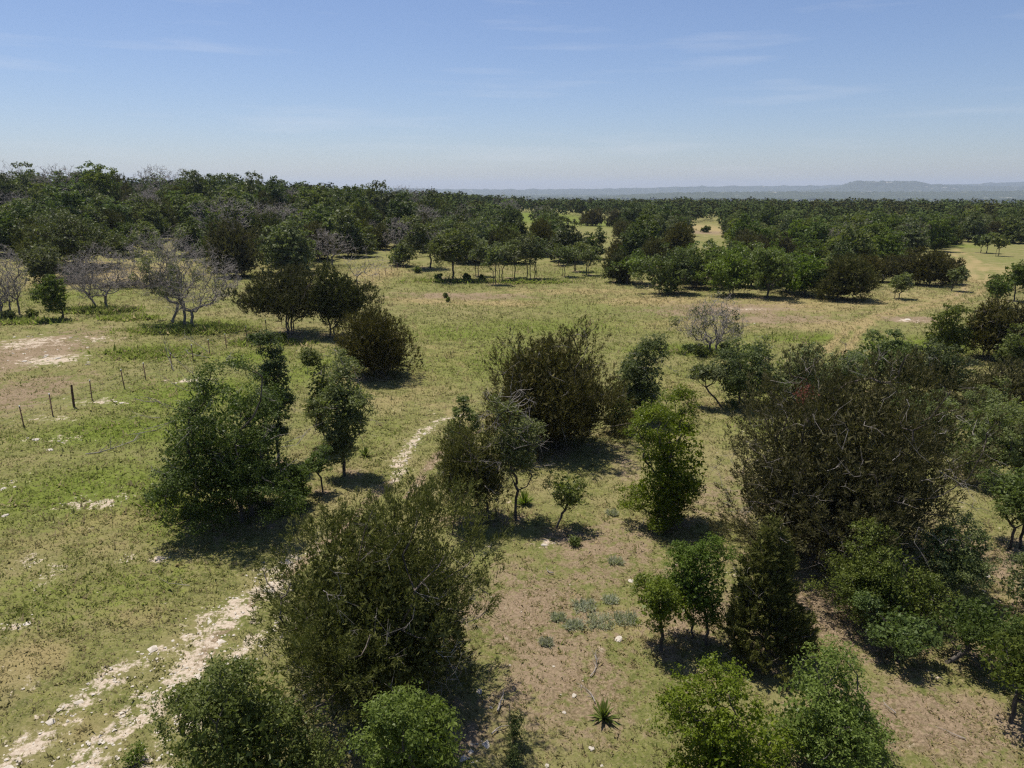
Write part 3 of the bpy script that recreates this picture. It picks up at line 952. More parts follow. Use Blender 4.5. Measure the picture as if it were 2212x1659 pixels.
# island grove in the meadow
t('juniper', 'small black juniper at the end of the island grove', 1338, 610, 1298, 1372, 534, .03, roots=2, seed=67, mat='juniper_dark')
t('oak', 'spreading oak with lifted skirt at the end of the island grove', 1357, 614, 1320, 1442, 542, .3, roots=3, seed=68, mat='oak_bright')
t('oak', 'low-crowned oak with deep shadow in the island grove', 1440, 634, 1380, 1516, 526, .06, roots=2, seed=69, mat='oak_dark')
G = 'oaks packed in the island grove'
LG = 'green oak packed tight in the island grove in the meadow'
for i, (bx, by, l, r, top) in enumerate([(1500, 622, 1452, 1560, 520), (1581, 638, 1530, 1632, 530), (1540, 612, 1500, 1590, 516), (1700, 632, 1650, 1762, 535),
                                         (1620, 620, 1570, 1670, 522), (1735, 640, 1700, 1778, 552), (1774, 641, 1742, 1806, 560), (1480, 610, 1430, 1520, 520), (1660, 615, 1620, 1710, 522)]):
    t('oak', LG, bx, by, l - 8, r + 8, top - 3, .1, group=G, roots=3, seed=70 + i, mat='oak_bright' if i % 3 else 'oak')
t('oak', 'thick-trunked oak forming the middle front of the island grove', 1658, 643, 1598, 1724, 530, .18, roots=1, seed=80, mat='oak_bright')
t('juniper', 'blackish juniper at the corner of the island grove, shadow on the grass', 1805, 648, 1760, 1890, 540, .05, roots=3, seed=81, mat='juniper_dark')
t('juniper', 'juniper tucked behind the blackish corner juniper', 1880, 608, 1846, 1928, 545, .1, roots=2, seed=82)
for i, (bx, by, l, r, top) in enumerate([(1945, 612, 1905, 1990, 537), (2005, 617, 1958, 2050, 531), (2047, 613, 2008, 2088, 546)]):
    t('juniper', 'dark juniper in the trio beside the curving wheel tracks', bx, by, l, r, top, .08, group='trio of junipers by the wheel tracks', roots=3, seed=83 + i)
t('oak', 'little twiggy oak standing in front of the juniper trio', 1937, 645, 1910, 1968, 585, .25, roots=2, seed=86, twigs=12, mat='oak_grey')
t('oak', 'little oak at the track side end of the juniper trio', 2056, 628, 2034, 2088, 572, .3, roots=1, seed=87, mat='oak_grey')
# far edge of the meadow, centre
t('oak', 'stout dark-trunked oak at the far edge of the meadow', 979, 605, 915, 1035, 480, .3, roots=1, seed=88, mat='oak_grey', twigs=50)
t('oak', 'tall ragged oak where the fence meets the woods', 931, 579, 868, 968, 462, .28, roots=1, seed=89, mat='oak_grey', twigs=15)
t('oak', 'rounded bushy oak where the fence meets the woods', 862, 574, 832, 908, 518, .05, roots=3, seed=90, mat='oak_grey')
for i, (bx, by, l, r, top) in enumerate([(1068, 614, 1040, 1096, 520), (1142, 604, 1104, 1176, 505), (1157, 602, 1125, 1192, 512), (1109, 600, 1078, 1135, 515), (1082, 606, 1055, 1115, 525),
                                         (1218, 597, 1194, 1250, 530), (1269, 594, 1240, 1300, 530), (1242, 586, 1214, 1278, 520), (1210, 573, 1188, 1236, 525), (1030, 596, 1005, 1062, 522)]):
    t('oak', 'thin young oak with bare stems at the far edge of the meadow', bx, by, l, r, top, .38, group='thin young oaks along the far meadow edge', roots=2, seed=91 + i, mat='oak_grey', cov=.7, twigs=8)
t('oak', 'vivid lime green oak beside the distant grassy clearing', 1098, 478, 1052, 1135, 430, .1, roots=1, seed=102, mat='oak_lime')
t('oak', 'big feathery grey-green oak dome behind the thin young oaks', 1055, 548, 1003, 1118, 465, .05, roots=3, seed=103, mat='oak')
for i, (bx, by, l, r, top) in enumerate([(1280, 488, 1252, 1312, 446), (1324, 490, 1304, 1348, 446)]):
    t('juniper', 'dark rounded juniper alone in the distant grassy clearing', bx, by, l, r, top, .06, group='junipers in the distant clearing', roots=2, seed=104 + i)
t('juniper', 'dark juniper clump between two distant clearings', 1180, 522, 1138, 1228, 477, .05, roots=3, seed=106)
t('oak', 'yellow-green oak rising behind the island grove', 1650, 545, 1593, 1692, 474, .05, roots=2, seed=107, mat='oak_lime')
for i, (bx, by, l, r, top) in enumerate([(2131, 547, 2108, 2150, 500), (2154, 553, 2134, 2172, 503), (2118, 546, 2100, 2135, 506)]):
    t('oak', 'slim oak in the little stand beyond the curving wheel tracks', bx, by, l, r, top, .35, group='little stand beyond the wheel tracks', roots=2, seed=110 + i, mat='oak_grey')

WOODS_KEEP = []

for (kind, label, group, bx, by, l, r, top, zbf, kw) in T:
    kw = dict(kw)
    P, ppm, w, off, h = survey(bx, by, l, r, top, zbf)
    WOODS_KEEP.append((P[0] + off, P[1], w / 2))
    cov = kw.pop('cov', 1.0)
    lean = kw.pop('lean', 0.0)
    if P[1] < 62 and kind != 'bare':
        h *= 1.09 if w > 5 else 1.05
    zb = zbf * h
    if kind == 'oak':
        leaf = max(.042, 1.35 / ppm)
        n = int(np.clip(cov * 4.4 * .785 * w * (h - zb) / (.75 * leaf * leaf), 700, 70000))
        ms = make_oak(kw.pop('seed'), w, h, zb, leaf, n, off=(off, 0), lean=(lean * .5 * w, 0), **kw)
        nm = 'oak_tree'
    elif kind == 'juniper':
        leaf = max(.052, 1.55 / ppm) if w < 8 or ppm < 20 else .066
        n = int(np.clip(cov * (5.8 if ppm > 15 else 7.0) * .785 * w * (h - zb) / (.58 * leaf * leaf), 900, 105000))
        ms = make_juniper(kw.pop('seed'), w, h, zb, leaf, n, off=(off, 0), **kw)
        nm = 'juniper_tree'
    else:
        leaf = max(.06, 1.8 / ppm)
        ms = make_bare(kw.pop('seed'), w, h, zb, kw.pop('ntip'), off=(off, 0), lean=(lean * .4 * w, 0), leaf=leaf, tip=kw.pop('tip', .0095), minr=max(.006, .15 / ppm), **kw)
        nm = 'bare_oak'
    tree = plant(nm, label, group, ms, P)
    if label.startswith('huge dark'):
        rg = np.random.default_rng(3)
        d_ = ray(1737, 850)
        q = np.array([0, 0, CAM_H]) + d_ * ((P[1] - .6) / d_[1]) - P
        c_ = q + rg.normal(size=(260, 3)) * np.array([.16, .16, .2])
        v_, f_ = leaf_tris(rg, c_, rdir(rg, 260), .10, .04)
        o = link('dead_sprig', mesh_from('dead_sprig', v_, f_, M['red'], {'tint': ('FACE', 'FLOAT', rg.uniform(0, 1, 260))}), tree)
        o['label'] = 'rust-red dead sprig'
        o['kind'] = 'stuff'
    if P[1] < 130 and kind != 'bare':
        footprints.append((P[0] + off, P[1], w / 2 * 1.15))
    print('TREE %-60s d=%5.1f w=%4.1f h=%4.1f' % (label[:60], P[1], w, h))

# ------------------------------------------------------------------ the woods: prototypes, then individuals
PRO = {'oak': [], 'juniper': [], 'bare': []}
for i in range(8):
    PRO['oak'].append(make_oak(300 + i, 6.0 + .5 * (i % 2), 5.4 + .5 * (i % 3), .1 + .2 * (i % 3), .21, 5200, roots=1 + i % 3, mat=['oak', 'oak_grey', 'oak_dark', 'oak_grey', 'oak_dark', 'oak', 'oak_lime', 'oak_dark'][i], clump=[.75, .95, 1.15][i % 3], envamp=.34))
for i in range(5):
    PRO['juniper'].append(make_juniper(330 + i, 5.5, 5.5, .15, .20, 6000, roots=2, mat=['juniper', 'juniper_green', 'juniper_dark'][i % 3], sprn=.6, sprl=1.3))
for i in range(3):
    PRO['bare'].append(make_bare(350 + i, 5.5, 6.0, 1.0, 420, roots=1 + i % 2, tip=.014, minr=.020))

front = [(-400, 560), (0, 560), (60, 572), (200, 548), (430, 572), (520, 602), (690, 592), (735, 560), (790, 547), (850, 550), (880, 560), (1000, 572), (1180, 574), (1300, 556), (1330, 585), (1450, 590), (1780, 598), (1850, 590),
         (1960, 560), (2040, 538), (2100, 522), (2212, 528), (2700, 540)]
fx, fy = zip(*front)
clear = [[(1105, 462), (1160, 460), (1165, 500), (1110, 502)], [(1190, 474), (1345, 470), (1345, 498), (1200, 497)], [(1475, 482), (1568, 480), (1562, 520), (1475, 520)], [(430, 461), (500, 461), (500, 474), (430, 474)],
         [(742, 575), (765, 545), (850, 542), (890, 575)], [(200, 560), (420, 556), (430, 605), (200, 620)], [(1338, 430), (1370, 430), (1370, 438), (1338, 438)],
         [(1668, 474), (1698, 474), (1698, 488), (1668, 488)], [(1250, 570), (1330, 555), (1330, 600), (1250, 600)]]


def inpoly(px, py, poly):
    c = np.zeros(len(px), bool)
    for (x0, y0), (x1, y1) in zip(poly, poly[1:] + poly[:1]):
        if y0 != y1:
            c ^= ((y0 > py) != (y1 > py)) & (px < (x1 - x0) * (py - y0) / (y1 - y0) + x0)
    return c


rng = np.random.default_rng(77)
N = 60000
yy = np.sqrt(rng.uniform(70 ** 2, 760 ** 2, N))
xx = rng.uniform(-.80, .80, N) * yy
zz = hgt(xx, yy)
bxs, bys = project(xx, yy, zz)
txs, tys = project(xx, yy, zz + 5.5)
ok = bys < np.interp(bxs, fx, fy)
for poly in clear:
    ok &= ~inpoly(bxs, bys, poly) & ~inpoly(bxs, (bys * .45 + tys * .55), poly) & ~inpoly(bxs, tys + 3, poly)
ok &= ~((xx < -45) & (yy > 330))
for cx, cy_, r in WOODS_KEEP:
    ok &= np.hypot(xx - cx, yy - cy_) > (r * .75 + 1.6)
# natural glades
gl = np.sin(xx * .045 + 1.7 * np.sin(yy * .021)) + np.sin(yy * .038 + 2.1 * np.sin(xx * .017) + 1)
ok &= ~((gl > 1.18) & (xx > -25) & (yy > 150))
idx = np.nonzero(ok)[0]
cell = {}
keep = []
for i in idx:
    sp = (5.6 if xx[i] < -20 else 5.3) if yy[i] < 210 else 6.4 if yy[i] < 340 else 8.0
    gx, gy = int(xx[i] // 8), int(yy[i] // 8)
    good = True
    for a in (-1, 0, 1):
        for b in (-1, 0, 1):
            for j in cell.get((gx + a, gy + b), ()):
                if (xx[i] - xx[j]) ** 2 + (yy[i] - yy[j]) ** 2 < sp * sp:
                    good = False
                    break
            if not good: break
        if not good: break
    if good:
        cell.setdefault((gx, gy), []).append(i)
        keep.append(i)
keep = np.array(keep)
keep = keep[np.argsort(yy[keep])]
species = rng.uniform(size=len(keep))
pj = .24 + .14 * np.sin(xx[keep] * .03 + 2) + .10 * (xx[keep] > 40)
quota = {'oak': 205, 'juniper': 130, 'bare': 50}
names = {'oak': 'oak_tree', 'juniper': 'juniper_tree', 'bare': 'bare_oak'}
marks = [(330, 'behind the great round dark oak'), (560, 'behind the three grey oaks'), (900, 'behind the vase-shaped junipers'), (1120, 'behind the stout dark-trunked oak'), (1330, 'behind the thin young oaks'),
         (1560, 'behind the low-crowned grove oak'), (1780, 'behind the thick-trunked grove oak'), (1990, 'behind the juniper trio'), (9999, 'beyond the curving wheel tracks')]


def wood_label(kind, bx_, by_, sc, zs):
    size = 'tall' if zs > 1.12 else 'small' if zs < .86 else 'mid-sized'
    form = 'broad' if sc / zs > 1.07 else 'narrow' if sc / zs < .93 else 'round'
    row = 'edging the woods' if by_ > np.interp(bx_, fx, fy) - 14 else 'deep in woods' if by_ < np.interp(bx_, fx, fy) - 55 else 'inside the woods'
    where = next(w_ for m_, w_ in marks if bx_ < m_)
    sp_ = {'oak': 'leafy oak', 'juniper': 'dark juniper', 'bare': 'leafless grey oak'}[kind]
    return '%s %s %s %s %s' % (size, form, sp_, row, where), '%ss %s %s' % (sp_, row, where)


rest = []
for k, i in enumerate(keep):
    s = species[k]
    kind = 'bare' if s > (.88 if xx[i] < 0 else .965) else 'juniper' if s < pj[k] else 'oak'
    inview = -30 < bxs[i] < 2242
    if quota[kind] > 0 and inview:
        quota[kind] -= 1
        pro = PRO[kind][rng.integers(len(PRO[kind]))]
        sc = rng.uniform(.72, 1.38) * (1.0 if kind != 'juniper' else .88) * (1.32 if xx[i] < -20 else 1.08)
        zs = sc * rng.uniform(.85, 1.15)
        lab, grp = wood_label(kind, bxs[i], bys[i], sc, zs)
        plant(names[kind], lab, grp,
              pro, (xx[i], yy[i], zz[i] - .1), rng.uniform(0, 6.28), (sc, sc * rng.uniform(.9, 1.1), zs))
    else:
        rest.append((xx[i], yy[i], zz[i], 1.0 if kind == 'juniper' else 0.0))
print('WOODS individuals', len(keep) - len(rest), 'rest', len(rest))


def far_woods(name, pts, tri_of, size_of, mat, seed):
    rng = np.random.default_rng(seed)
    V, TI = [], []
    base = []
    for x, y, z, j in pts:
        d = math.hypot(x, y)
        n = tri_of(d)
        k_ = 1.25 if x < -20 and y < 400 else 1.05
        w = rng.uniform(4.6, 9.0) * k_; h = rng.uniform(4.6, 7.4) * k_ ** .6
        u = rdir(rng, n)
        u[:, 2] = np.abs(u[:, 2]) * rng.choice([1, -.5], n, p=[.8, .2])
        ws = rng.normal(size=(4, 3)) * 2.4
        e = 1 + .24 * np.cos(u @ ws.T + rng.uniform(0, 6, 4)).sum(-1) / 1.6
        c = u * (e * rng.uniform(.7, 1, n) ** .5)[:, None] * np.array([w / 2, w / 2, h * .5]) + np.array([x, y, z + h * .48])
        s = size_of(d) * rng.uniform(.7, 1.3, (n, 1))
        nn = norm(u * .8 + np.array([0, 0, .35]) + rng.normal(size=(n, 3)) * .5)
        a = norm(np.cross(nn, rdir(rng, n))); b = np.cross(nn, a)
        V.append(np.stack([c + a * s, c - a * s * .5 + b * s * .87, c - a * s * .5 - b * s * .87], 1).reshape(-1, 3))
        tt = rng.normal() * .16
        base.append(np.full(n, j))
        TI.append(np.clip(.42 + tt + rng.normal(size=n) * .15 + .1 * u[:, 2], 0, 1))
    v = np.concatenate(V)
    me = mesh_from(name, v, np.arange(len(v)).reshape(-1, 3), mat, {'tint': ('FACE', 'FLOAT', np.concatenate(TI)), 'species': ('FACE', 'FLOAT', np.concatenate(base))})
    return link(name, me)


def mixed_leaf():
    m, n, out = new_mat('woodland_leaf')
    tt = attr(n, 'tint').outputs['Fac']
    sp = attr(n, 'species').outputs['Fac']
    a = mix(n, tt, (0.034, 0.050, 0.016), (0.092, 0.115, 0.034))
    b = mix(n, tt, (0.028, 0.032, 0.010), (0.075, 0.075, 0.022))
    d = nd(n, 'ShaderNodeBsdfDiffuse')
    n.links.new(mix(n, sp, a, b), d.inputs['Color'])
    n.links.new(d.outputs[0], out.inputs['Surface'])
    return m


M['woodland'] = mixed_leaf()
fw = far_woods('far_woods', rest, lambda d: int(np.interp(d, [150, 260, 400, 760], [330, 220, 90, 34])), lambda d: float(np.interp(d, [150, 300, 760], [.36, .5, 1.0])), M['woodland'], 5)
tag(fw, 'dense green oak and juniper woods stretching away to the edge of the plain', 'woods', kind='stuff')
# canopy on the plain below
NP = 5200
pr = np.exp(rng.uniform(math.log(760), math.log(5200), NP))
pa = rng.uniform(-.66, .66, NP)
pts = [(r_ * math.sin(a_), r_ * math.cos(a_), float(hgt(r_ * math.sin(a_), r_ * math.cos(a_))), float(rng.uniform() < .3)) for r_, a_ in zip(pr, pa)]
pw = far_woods('plain_woods', pts, lambda d: 12, lambda d: float(np.interp(d, [760, 5200], [1.5, 7.0])), M['woodland'], 6)
tag(pw, 'hazy carpet of woodland on the distant low plain', 'woods', kind='stuff')

# ------------------------------------------------------------------ ground, far hills
build_ground()


def ridge(name, dist, prof, thick, mat, seed):
    """a long hill: profile of (bearing in survey x, height above the eye line in survey px)"""
    xs, hs = zip(*prof)
    n = 240
    bx = np.linspace(xs[0], xs[-1], n)
    hh = np.interp(bx, xs, hs) * K / FPX * dist + CAM_H
    rng = np.random.default_rng(seed)
    hh += rng.normal(size=n) * .0004 * dist
    ang = np.arctan((bx * K - 512) / FPX * math.cos(PITCH))
    rows = []
    for s, f in ((-1.0, 0), (-.75, .3), (-.5, .55), (-.28, .8), (-.18, .97), (0, 1), (.4, .9), (1.0, 0)):
        d = dist / np.cos(ang) + s * thick
        base = -52
        z = base + (hh - base) * f + rng.normal(size=n) * .0006 * dist * (f not in (0, 1))
        rows.append(np.stack([d * np.sin(ang), d * np.cos(ang), z], -1))
    v = np.concatenate(rows)
    m = len(rows)
    i = np.arange(m - 1)[:, None]; j = np.arange(n - 1)[None]
    f = np.stack(np.broadcast_arrays(i * n + j, i * n + j + 1, (i + 1) * n + j + 1, (i + 1) * n + j), -1).reshape(-1, 4)
    return tag(link(name, mesh_from(name, v, f, mat, smooth=False)), kind='structure')


def hill_mat():
    m, n, out = new_mat('wooded_hill')
    geo = nd(n, 'ShaderNodeNewGeometry').outputs['Position']
    f = noise(n, geo, .012, 6, .75)
    c = mix(n, mrange(n, f, .3, .7), (0.030, 0.040, 0.016), (0.075, 0.085, 0.036))
    f2 = noise(n, geo, .006, 5, .7)
    c = mix(n, mrange(n, f2, .63, .68), c, (0.30, 0.27, 0.20))
    d = nd(n, 'ShaderNodeBsdfDiffuse')
    n.links.new(c, d.inputs['Color'])
    n.links.new(d.outputs[0], out.inputs['Surface'])
    return m


M['hill'] = hill_mat()
ridge('hills', 11500, [(-300, 4), (0, 4), (640, 4), (700, 3), (860, 2.5), (1000, 0), (1250, 1), (1420, 3.5), (1460, 6), (1700, 7), (1740, 8), (1820, 9), (2050, 9), (2212, 16), (2500, 20)], 900, M['hill'], 1)
ridge('mesa', 9000, [(1660, -8), (1760, 0), (1805, 5), (1840, 16.5), (1850, 17), (1975, 17), (1985, 16), (2010, 11), (2080, 8), (2212, 6), (2400, 12), (2500, 8)], 700, M['hill'], 2)
ridge('low_ridge', 6200, [(1300, -14), (1450, -6), (1640, -4), (1900, -5), (2212, -3), (2500, -5)], 600, M['hill'], 3)

# ------------------------------------------------------------------ grass (stuff)
def grass_material():
    m, n, out = new_mat('grass_blade')
    c = attr(n, 'blade').outputs['Color']
    p = nd(n, 'ShaderNodeBsdfDiffuse')
    n.links.new(c, p.inputs['Color'])
    tr = nd(n, 'ShaderNodeBsdfTranslucent')
    n.links.new(c, tr.inputs['Color'])
    ms = nd(n, 'ShaderNodeMixShader'); ms.inputs[0].default_value = .5
    n.links.new(p.outputs[0], ms.inputs[1]); n.links.new(tr.outputs[0], ms.inputs[2])
    n.links.new(ms.outputs[0], out.inputs['Surface'])
    return m


def build_grass():
    rng = np.random.default_rng(9)
    n = 215000
    r = np.exp(rng.uniform(math.log(12.5), math.log(130), n))
    a = rng.uniform(-.72, .72, n)
    x, y = r * np.sin(a), r * np.cos(a)
    m = masks(x, y)
    nzv = np.sin(x * 1.9 + 2 * np.sin(y * 1.3)) * np.sin(y * 2.3 + 1.7 * np.sin(x * 1.1)) * .5 + np.sin(x * .43 + 1) * np.sin(y * .37 + 1.5 * np.sin(x * .2)) * .5
    den = np.clip(.85 + .4 * nzv - .42 * m[:, 0] - 1.15 * m[:, 1] + .2 * m[:, 2], .03, 1)
    k = rng.uniform(size=n) < den
    x, y, r, m, nzv = x[k], y[k], r[k], m[k], nzv[k]
    ex, ey, es = [], [], []
    for px_, py_, wx, wy, cnt_ in ((415, 715, 3.6, 1.6, 800), (350, 715, 3.0, 1.4, 500), (480, 712, 3.0, 1.3, 500), (225, 672, 3.2, 1.5, 700), (180, 672, 2.6, 1.2, 400), (280, 688, 2.4, 1.2, 400), (50, 695, 4, 1.5, 500),
                                   (580, 742, 3.2, 1.2, 600), (330, 765, 4, 2, 500), (400, 1105, 1.6, .7, 700), (360, 1085, 1.0, .6, 400), (1500, 760, 3, 1, 300), (990, 608, 6, 1.2, 500), (1150, 610, 6, 1.2, 400)):
        cnt_ = int(cnt_ * 1.6)
        g_ = ground(px_, py_)
        ex.append(g_[0] + rng.normal(size=cnt_) * wx * .5); ey.append(g_[1] + rng.normal(size=cnt_) * wy * .5); es.append(np.full(cnt_, 1.35))
    for cx, cy_, r_ in footprints:
        if cy_ < 62:
            cnt_ = int(70 + 60 * r_)
            th = rng.uniform(0, 6.283, cnt_); q_ = r_ * rng.uniform(.25, 1.05, cnt_)
            ex.append(cx + np.cos(th) * q_); ey.append(cy_ + np.sin(th) * q_); es.append(np.where(rng.uniform(size=cnt_) < .5, 1.5, 1.15))
    tall = np.concatenate([np.ones(len(x))] + es)
    x = np.concatenate([x] + ex); y = np.concatenate([y] + ey)
    r = np.hypot(x, y)
    m = masks(x, y)
    b_ = tall == 1.35
    m[b_, 2] = .95; m[b_, 0] = 0; m[b_, 3] = 0
    nzv = np.concatenate([nzv, np.zeros(len(x) - len(nzv))])
    n = len(x)
    z = hgt(x, y)
    nb = 3
    sz = (.045 + .0050 * r ** .85) * rng.uniform(.6, 1.5, n) * (1 + .35 * m[:, 2] - .25 * m[:, 0]) * tall
    green = np.array([.150, .165, .048]); lush = np.array([.195, .245, .044]); dry = np.array([.38, .30, .155]); dull = np.array([.235, .210, .100])
    c = green + (dull - green) * np.clip(.5 - nzv, 0, 1)[:, None]
    c = c + (lush - c) * np.clip(m[:, 2] * 1.1 + rng.normal(size=n) * .1, 0, 1)[:, None]
    c = c + (dry - c) * np.clip(m[:, 3] * .95 + (rng.uniform(size=n) < .45 * np.minimum(m[:, 0] * 1.6, 1)) * .8 + rng.normal(size=n) * .18, 0, 1)[:, None]
    c = c * rng.uniform(.7, 1.3, (n, 1))
    sz = np.where(rng.uniform(size=n) < .05, sz * 1.8, sz)
    pick = rng.uniform(size=n) < .16
    c[pick] = np.array([.36, .30, .16]) * rng.uniform(.7, 1.1, (pick.sum(), 1))
    base = np.repeat(np.stack([x, y, z], -1), nb, 0)
    N_ = n * nb
    s = np.repeat(sz, nb)[:, None]
    d = rng.normal(size=(N_, 3)); d[:, 2] = 0
    d = norm(d)
    foot = base + d * s * rng.uniform(0, .9, (N_, 1))
    foot[:, 2] -= .02
    side = np.cross(d, np.array([0, 0, 1.0])) * s * .15
    tipv = foot + d * s * rng.uniform(.2, 1.0, (N_, 1)) + np.array([0, 0, 1.0]) * s * rng.uniform(.15, .75, (N_, 1))
    v = np.stack([foot - side, foot + side, tipv], 1).reshape(-1, 3)
    cc = np.repeat(c, nb, 0) * rng.uniform(.85, 1.15, (N_, 1))
    me = mesh_from('grass', v, np.arange(N_ * 3).reshape(-1, 3), grass_material(), {'blade': ('FACE', 'FLOAT_COLOR', np.concatenate([cc, np.ones((N_, 1))], 1))})
    return tag(link('grass', me), 'patchy green and straw-coloured grass covering the open ground', 'grass', kind='stuff')


build_grass()

# ------------------------------------------------------------------ fence
def build_fence():
    pts = [(22, 922), (103, 898), (167, 880), (216, 865), (275, 838), (328, 820), (374, 798), (416, 780), (456, 766), (492, 752), (531, 735), (566, 718)]
    g = np.array([ground(*p) for p in pts])
    A = np.polyfit(g[:, 1], g[:, 0], 1)
    far = ground(868, 580)
    fence = link('wire_fence', None, loc=(float(np.polyval(A, g[2, 1])), float(g[2, 1]), float(hgt(np.polyval(A, g[2, 1]), g[2, 1]))))
    tag(fence, 'wire fence on thin rusty steel posts crossing the pasture towards the woods', 'fence')
    org = np.array(fence.location)
    ys = list(g[:, 1])
    st = (ys[-1] - ys[0]) / (len(ys) - 1)
    ys = [ys[0] - 2 * st, ys[0] - st] + ys
    step = 3.6
    while ys[-1] + step < far[1] + 6:
        ys.append(ys[-1] + step)
    pos = []
    for y_ in ys:
        x_ = np.polyval(A, y_)
        u = np.clip((y_ - g[-1, 1]) / (far[1] - g[-1, 1]), 0, 1)
        x_ += u * (far[0] - np.polyval(A, far[1]))
        pos.append(np.array([x_, y_, float(hgt(x_, y_))]))
    # a T-section post
    def post_mesh(name, h, s, mat, z0=-.3):
        P = [(-s, 0), (s, 0), (s, s * .5), (s * .35, s * .5), (s * .35, s * 1.6), (-s * .35, s * 1.6), (-s * .35, s * .5), (-s, s * .5)]
        v = [(a, b, z0) for a, b in P] + [(a, b, h) for a, b in P]
        k = len(P)
        f = [(i, (i + 1) % k, (i + 1) % k + k, i + k) for i in range(k)] + [(k, k + 1, k + 2, k + 7), (k + 3, k + 4, k + 5, k + 6)]
        return mesh_from(name, np.array(v, float), np.array(f), mat)
    pm = post_mesh('fence_post', 1.22, .034, M['post'])
    capm = post_mesh('post_cap', .07, .036, M['postcap'], 0.0)
    v, f = tubes(np.array([[0, 0, -.4], [0, 0, .5], [0, 0, 1.0]]), np.array([[0, 0, .5], [.01, 0, 1.0], [.015, .01, 1.5]]), np.array([.075, .07, .068]), np.array([.07, .068, .06]), 9)
    wm = mesh_from('wood_post', v, f, M['postwood'], smooth=True)
    rng = random.Random(4)
    for i, p in enumerate(pos):
        wood = i == 4
        o = link('post', wm if wood else pm, fence, p - org)
        o.rotation_euler = (rng.uniform(-.05, .05), rng.uniform(-.05, .05), rng.uniform(-.3, .3))
        o.scale = (1, 1, rng.uniform(.94, 1.06))
        if wood:
            o['label'] = 'thicker dark wooden post'
        else:
            c = link('post_cap', capm, o, (0, -.001, 1.225))
    for hgt_ in (.3, .55, .8, 1.05):
        a = np.array([q - org + np.array([0, 0.04, hgt_]) for q in pos])
        mid = (a[:-1] + a[1:]) / 2 - np.array([0, 0, .02])
        p0 = np.concatenate([a[:-1], mid]); p1 = np.concatenate([mid, a[1:]])
        v, f = tubes(p0, p1, np.full(len(p0), .0045), np.full(len(p0), .0045), 3)
        link('wire', mesh_from('wire', v, f, M['wire'], smooth=True), fence)


build_fence()

# ------------------------------------------------------------------ rocks
def rock_mesh(seed):
    rng = np.random.default_rng(seed)
    import bmesh
    bm = bmesh.new()
    bmesh.ops.create_icosphere(bm, subdivisions=2, radius=1)
    ws = rng.normal(size=(6, 3)) * 1.7
    ph = rng.uniform(0, 6, 6)
    for v in bm.verts:
        c = np.array(v.co)
        k = 1 + .28 * np.cos(ws @ c + ph).sum() / 2 + rng.normal() * .05
        c = c * k
        c[2] = min(c[2], .55) * .75
        v.co = c
    me = bpy.data.meshes.new('rock')
    bm.to_mesh(me); bm.free()
    me.materials.append(M['rock'])
    return me


RK = [rock_mesh(500 + i) for i in range(5)]
rr_ = random.Random(8)


def rock(x, y, size, label, group):
    P = ground(x, y)
    size *= .5
    o = link('rock', RK[rr_.randrange(5)], None, (P[0], P[1], P[2] + size * .04))
    o.scale = (size, size * rr_.uniform(.6, 1), size * rr_.uniform(.4, .7))
    o.rotation_euler = (rr_.uniform(-.2, .2), rr_.uniform(-.2, .2), rr_.uniform(0, 6.28))
    tag(o, label, 'rock', group)


rock(1336, 1379, .30, 'large pale limestone rock beside the round-headed oak', None)
rock(1180, 1178, .30, 'flat pale rock on the soil below the crooked sapling', None)
for x, y, s in [(1364, 1257, .22), (1370, 1271, .10), (1240, 1504, .15), (1218, 1540, .12), (1210, 1500, .07), (1102, 1437, .08), (1060, 1528, .10), (1300, 1745, .1), (1278, 1618, .16), (1182, 1660, .12),
                (1060, 1290, .16), (1140, 1420, .1), (1195, 1440, .09), (1125, 1322, .07), (1230, 1263, .07), (1088, 1508, .07), (1000, 1640, .2), (1260, 1470, .06)]:
    rock(x, min(y, 1655), s, 'small pale stone lying in the thin grass', 'pale stones in the thin grass')
rock(1034, 1493, .22, 'pale split rock at the shadow edge of the broad olive juniper', None)
for x, y, s in [(2133, 1245, .26), (2106, 1229, .16), (2126, 1277, .18), (2055, 1220, .14), (2160, 1300, .12)]:
    rock(x, y, s, 'white stone under the oaks beside the gnarled forked oak', 'white stones under the oaks')
for x, y, s in [(1960, 690, .75)]:
    rock(x, y, s, 'white boulder lying in the meadow near bare soil', None)
for x, y, s in [(1595, 702, .3), (1575, 696, .22), (1612, 706, .2), (1630, 699, .25)]:
    rock(x, y, s, 'small white rock on the bare brown strip of meadow', 'white rocks on the bare strip')
for x, y, s in [(78, 950, .3), (108, 971, .42), (60, 946, .18), (5, 1058, .3), (30, 1053, .16), (10, 1115, .32), (130, 953, .2), (200, 985, .14), (330, 1045, .16)]:
    rock(x, y, s, 'pale rock half sunk in bright grass near the fence', 'pale rocks near the fence')
for i in range(26):
    x = rr_.uniform(10, 200); y = rr_.uniform(725, 800)
    rock(x, y, rr_.uniform(.12, .4), 'pale stone on the scraped bare ground beyond the fence', 'stones on scraped ground beyond the fence')
for x, y in [(372, 828), (425, 822), (380, 828), (250, 868), (262, 872), (450, 800)]:
    rock(x, y, rr_.uniform(.15, .35), 'pale stone at the foot of the fence', 'stones at the foot of the fence')

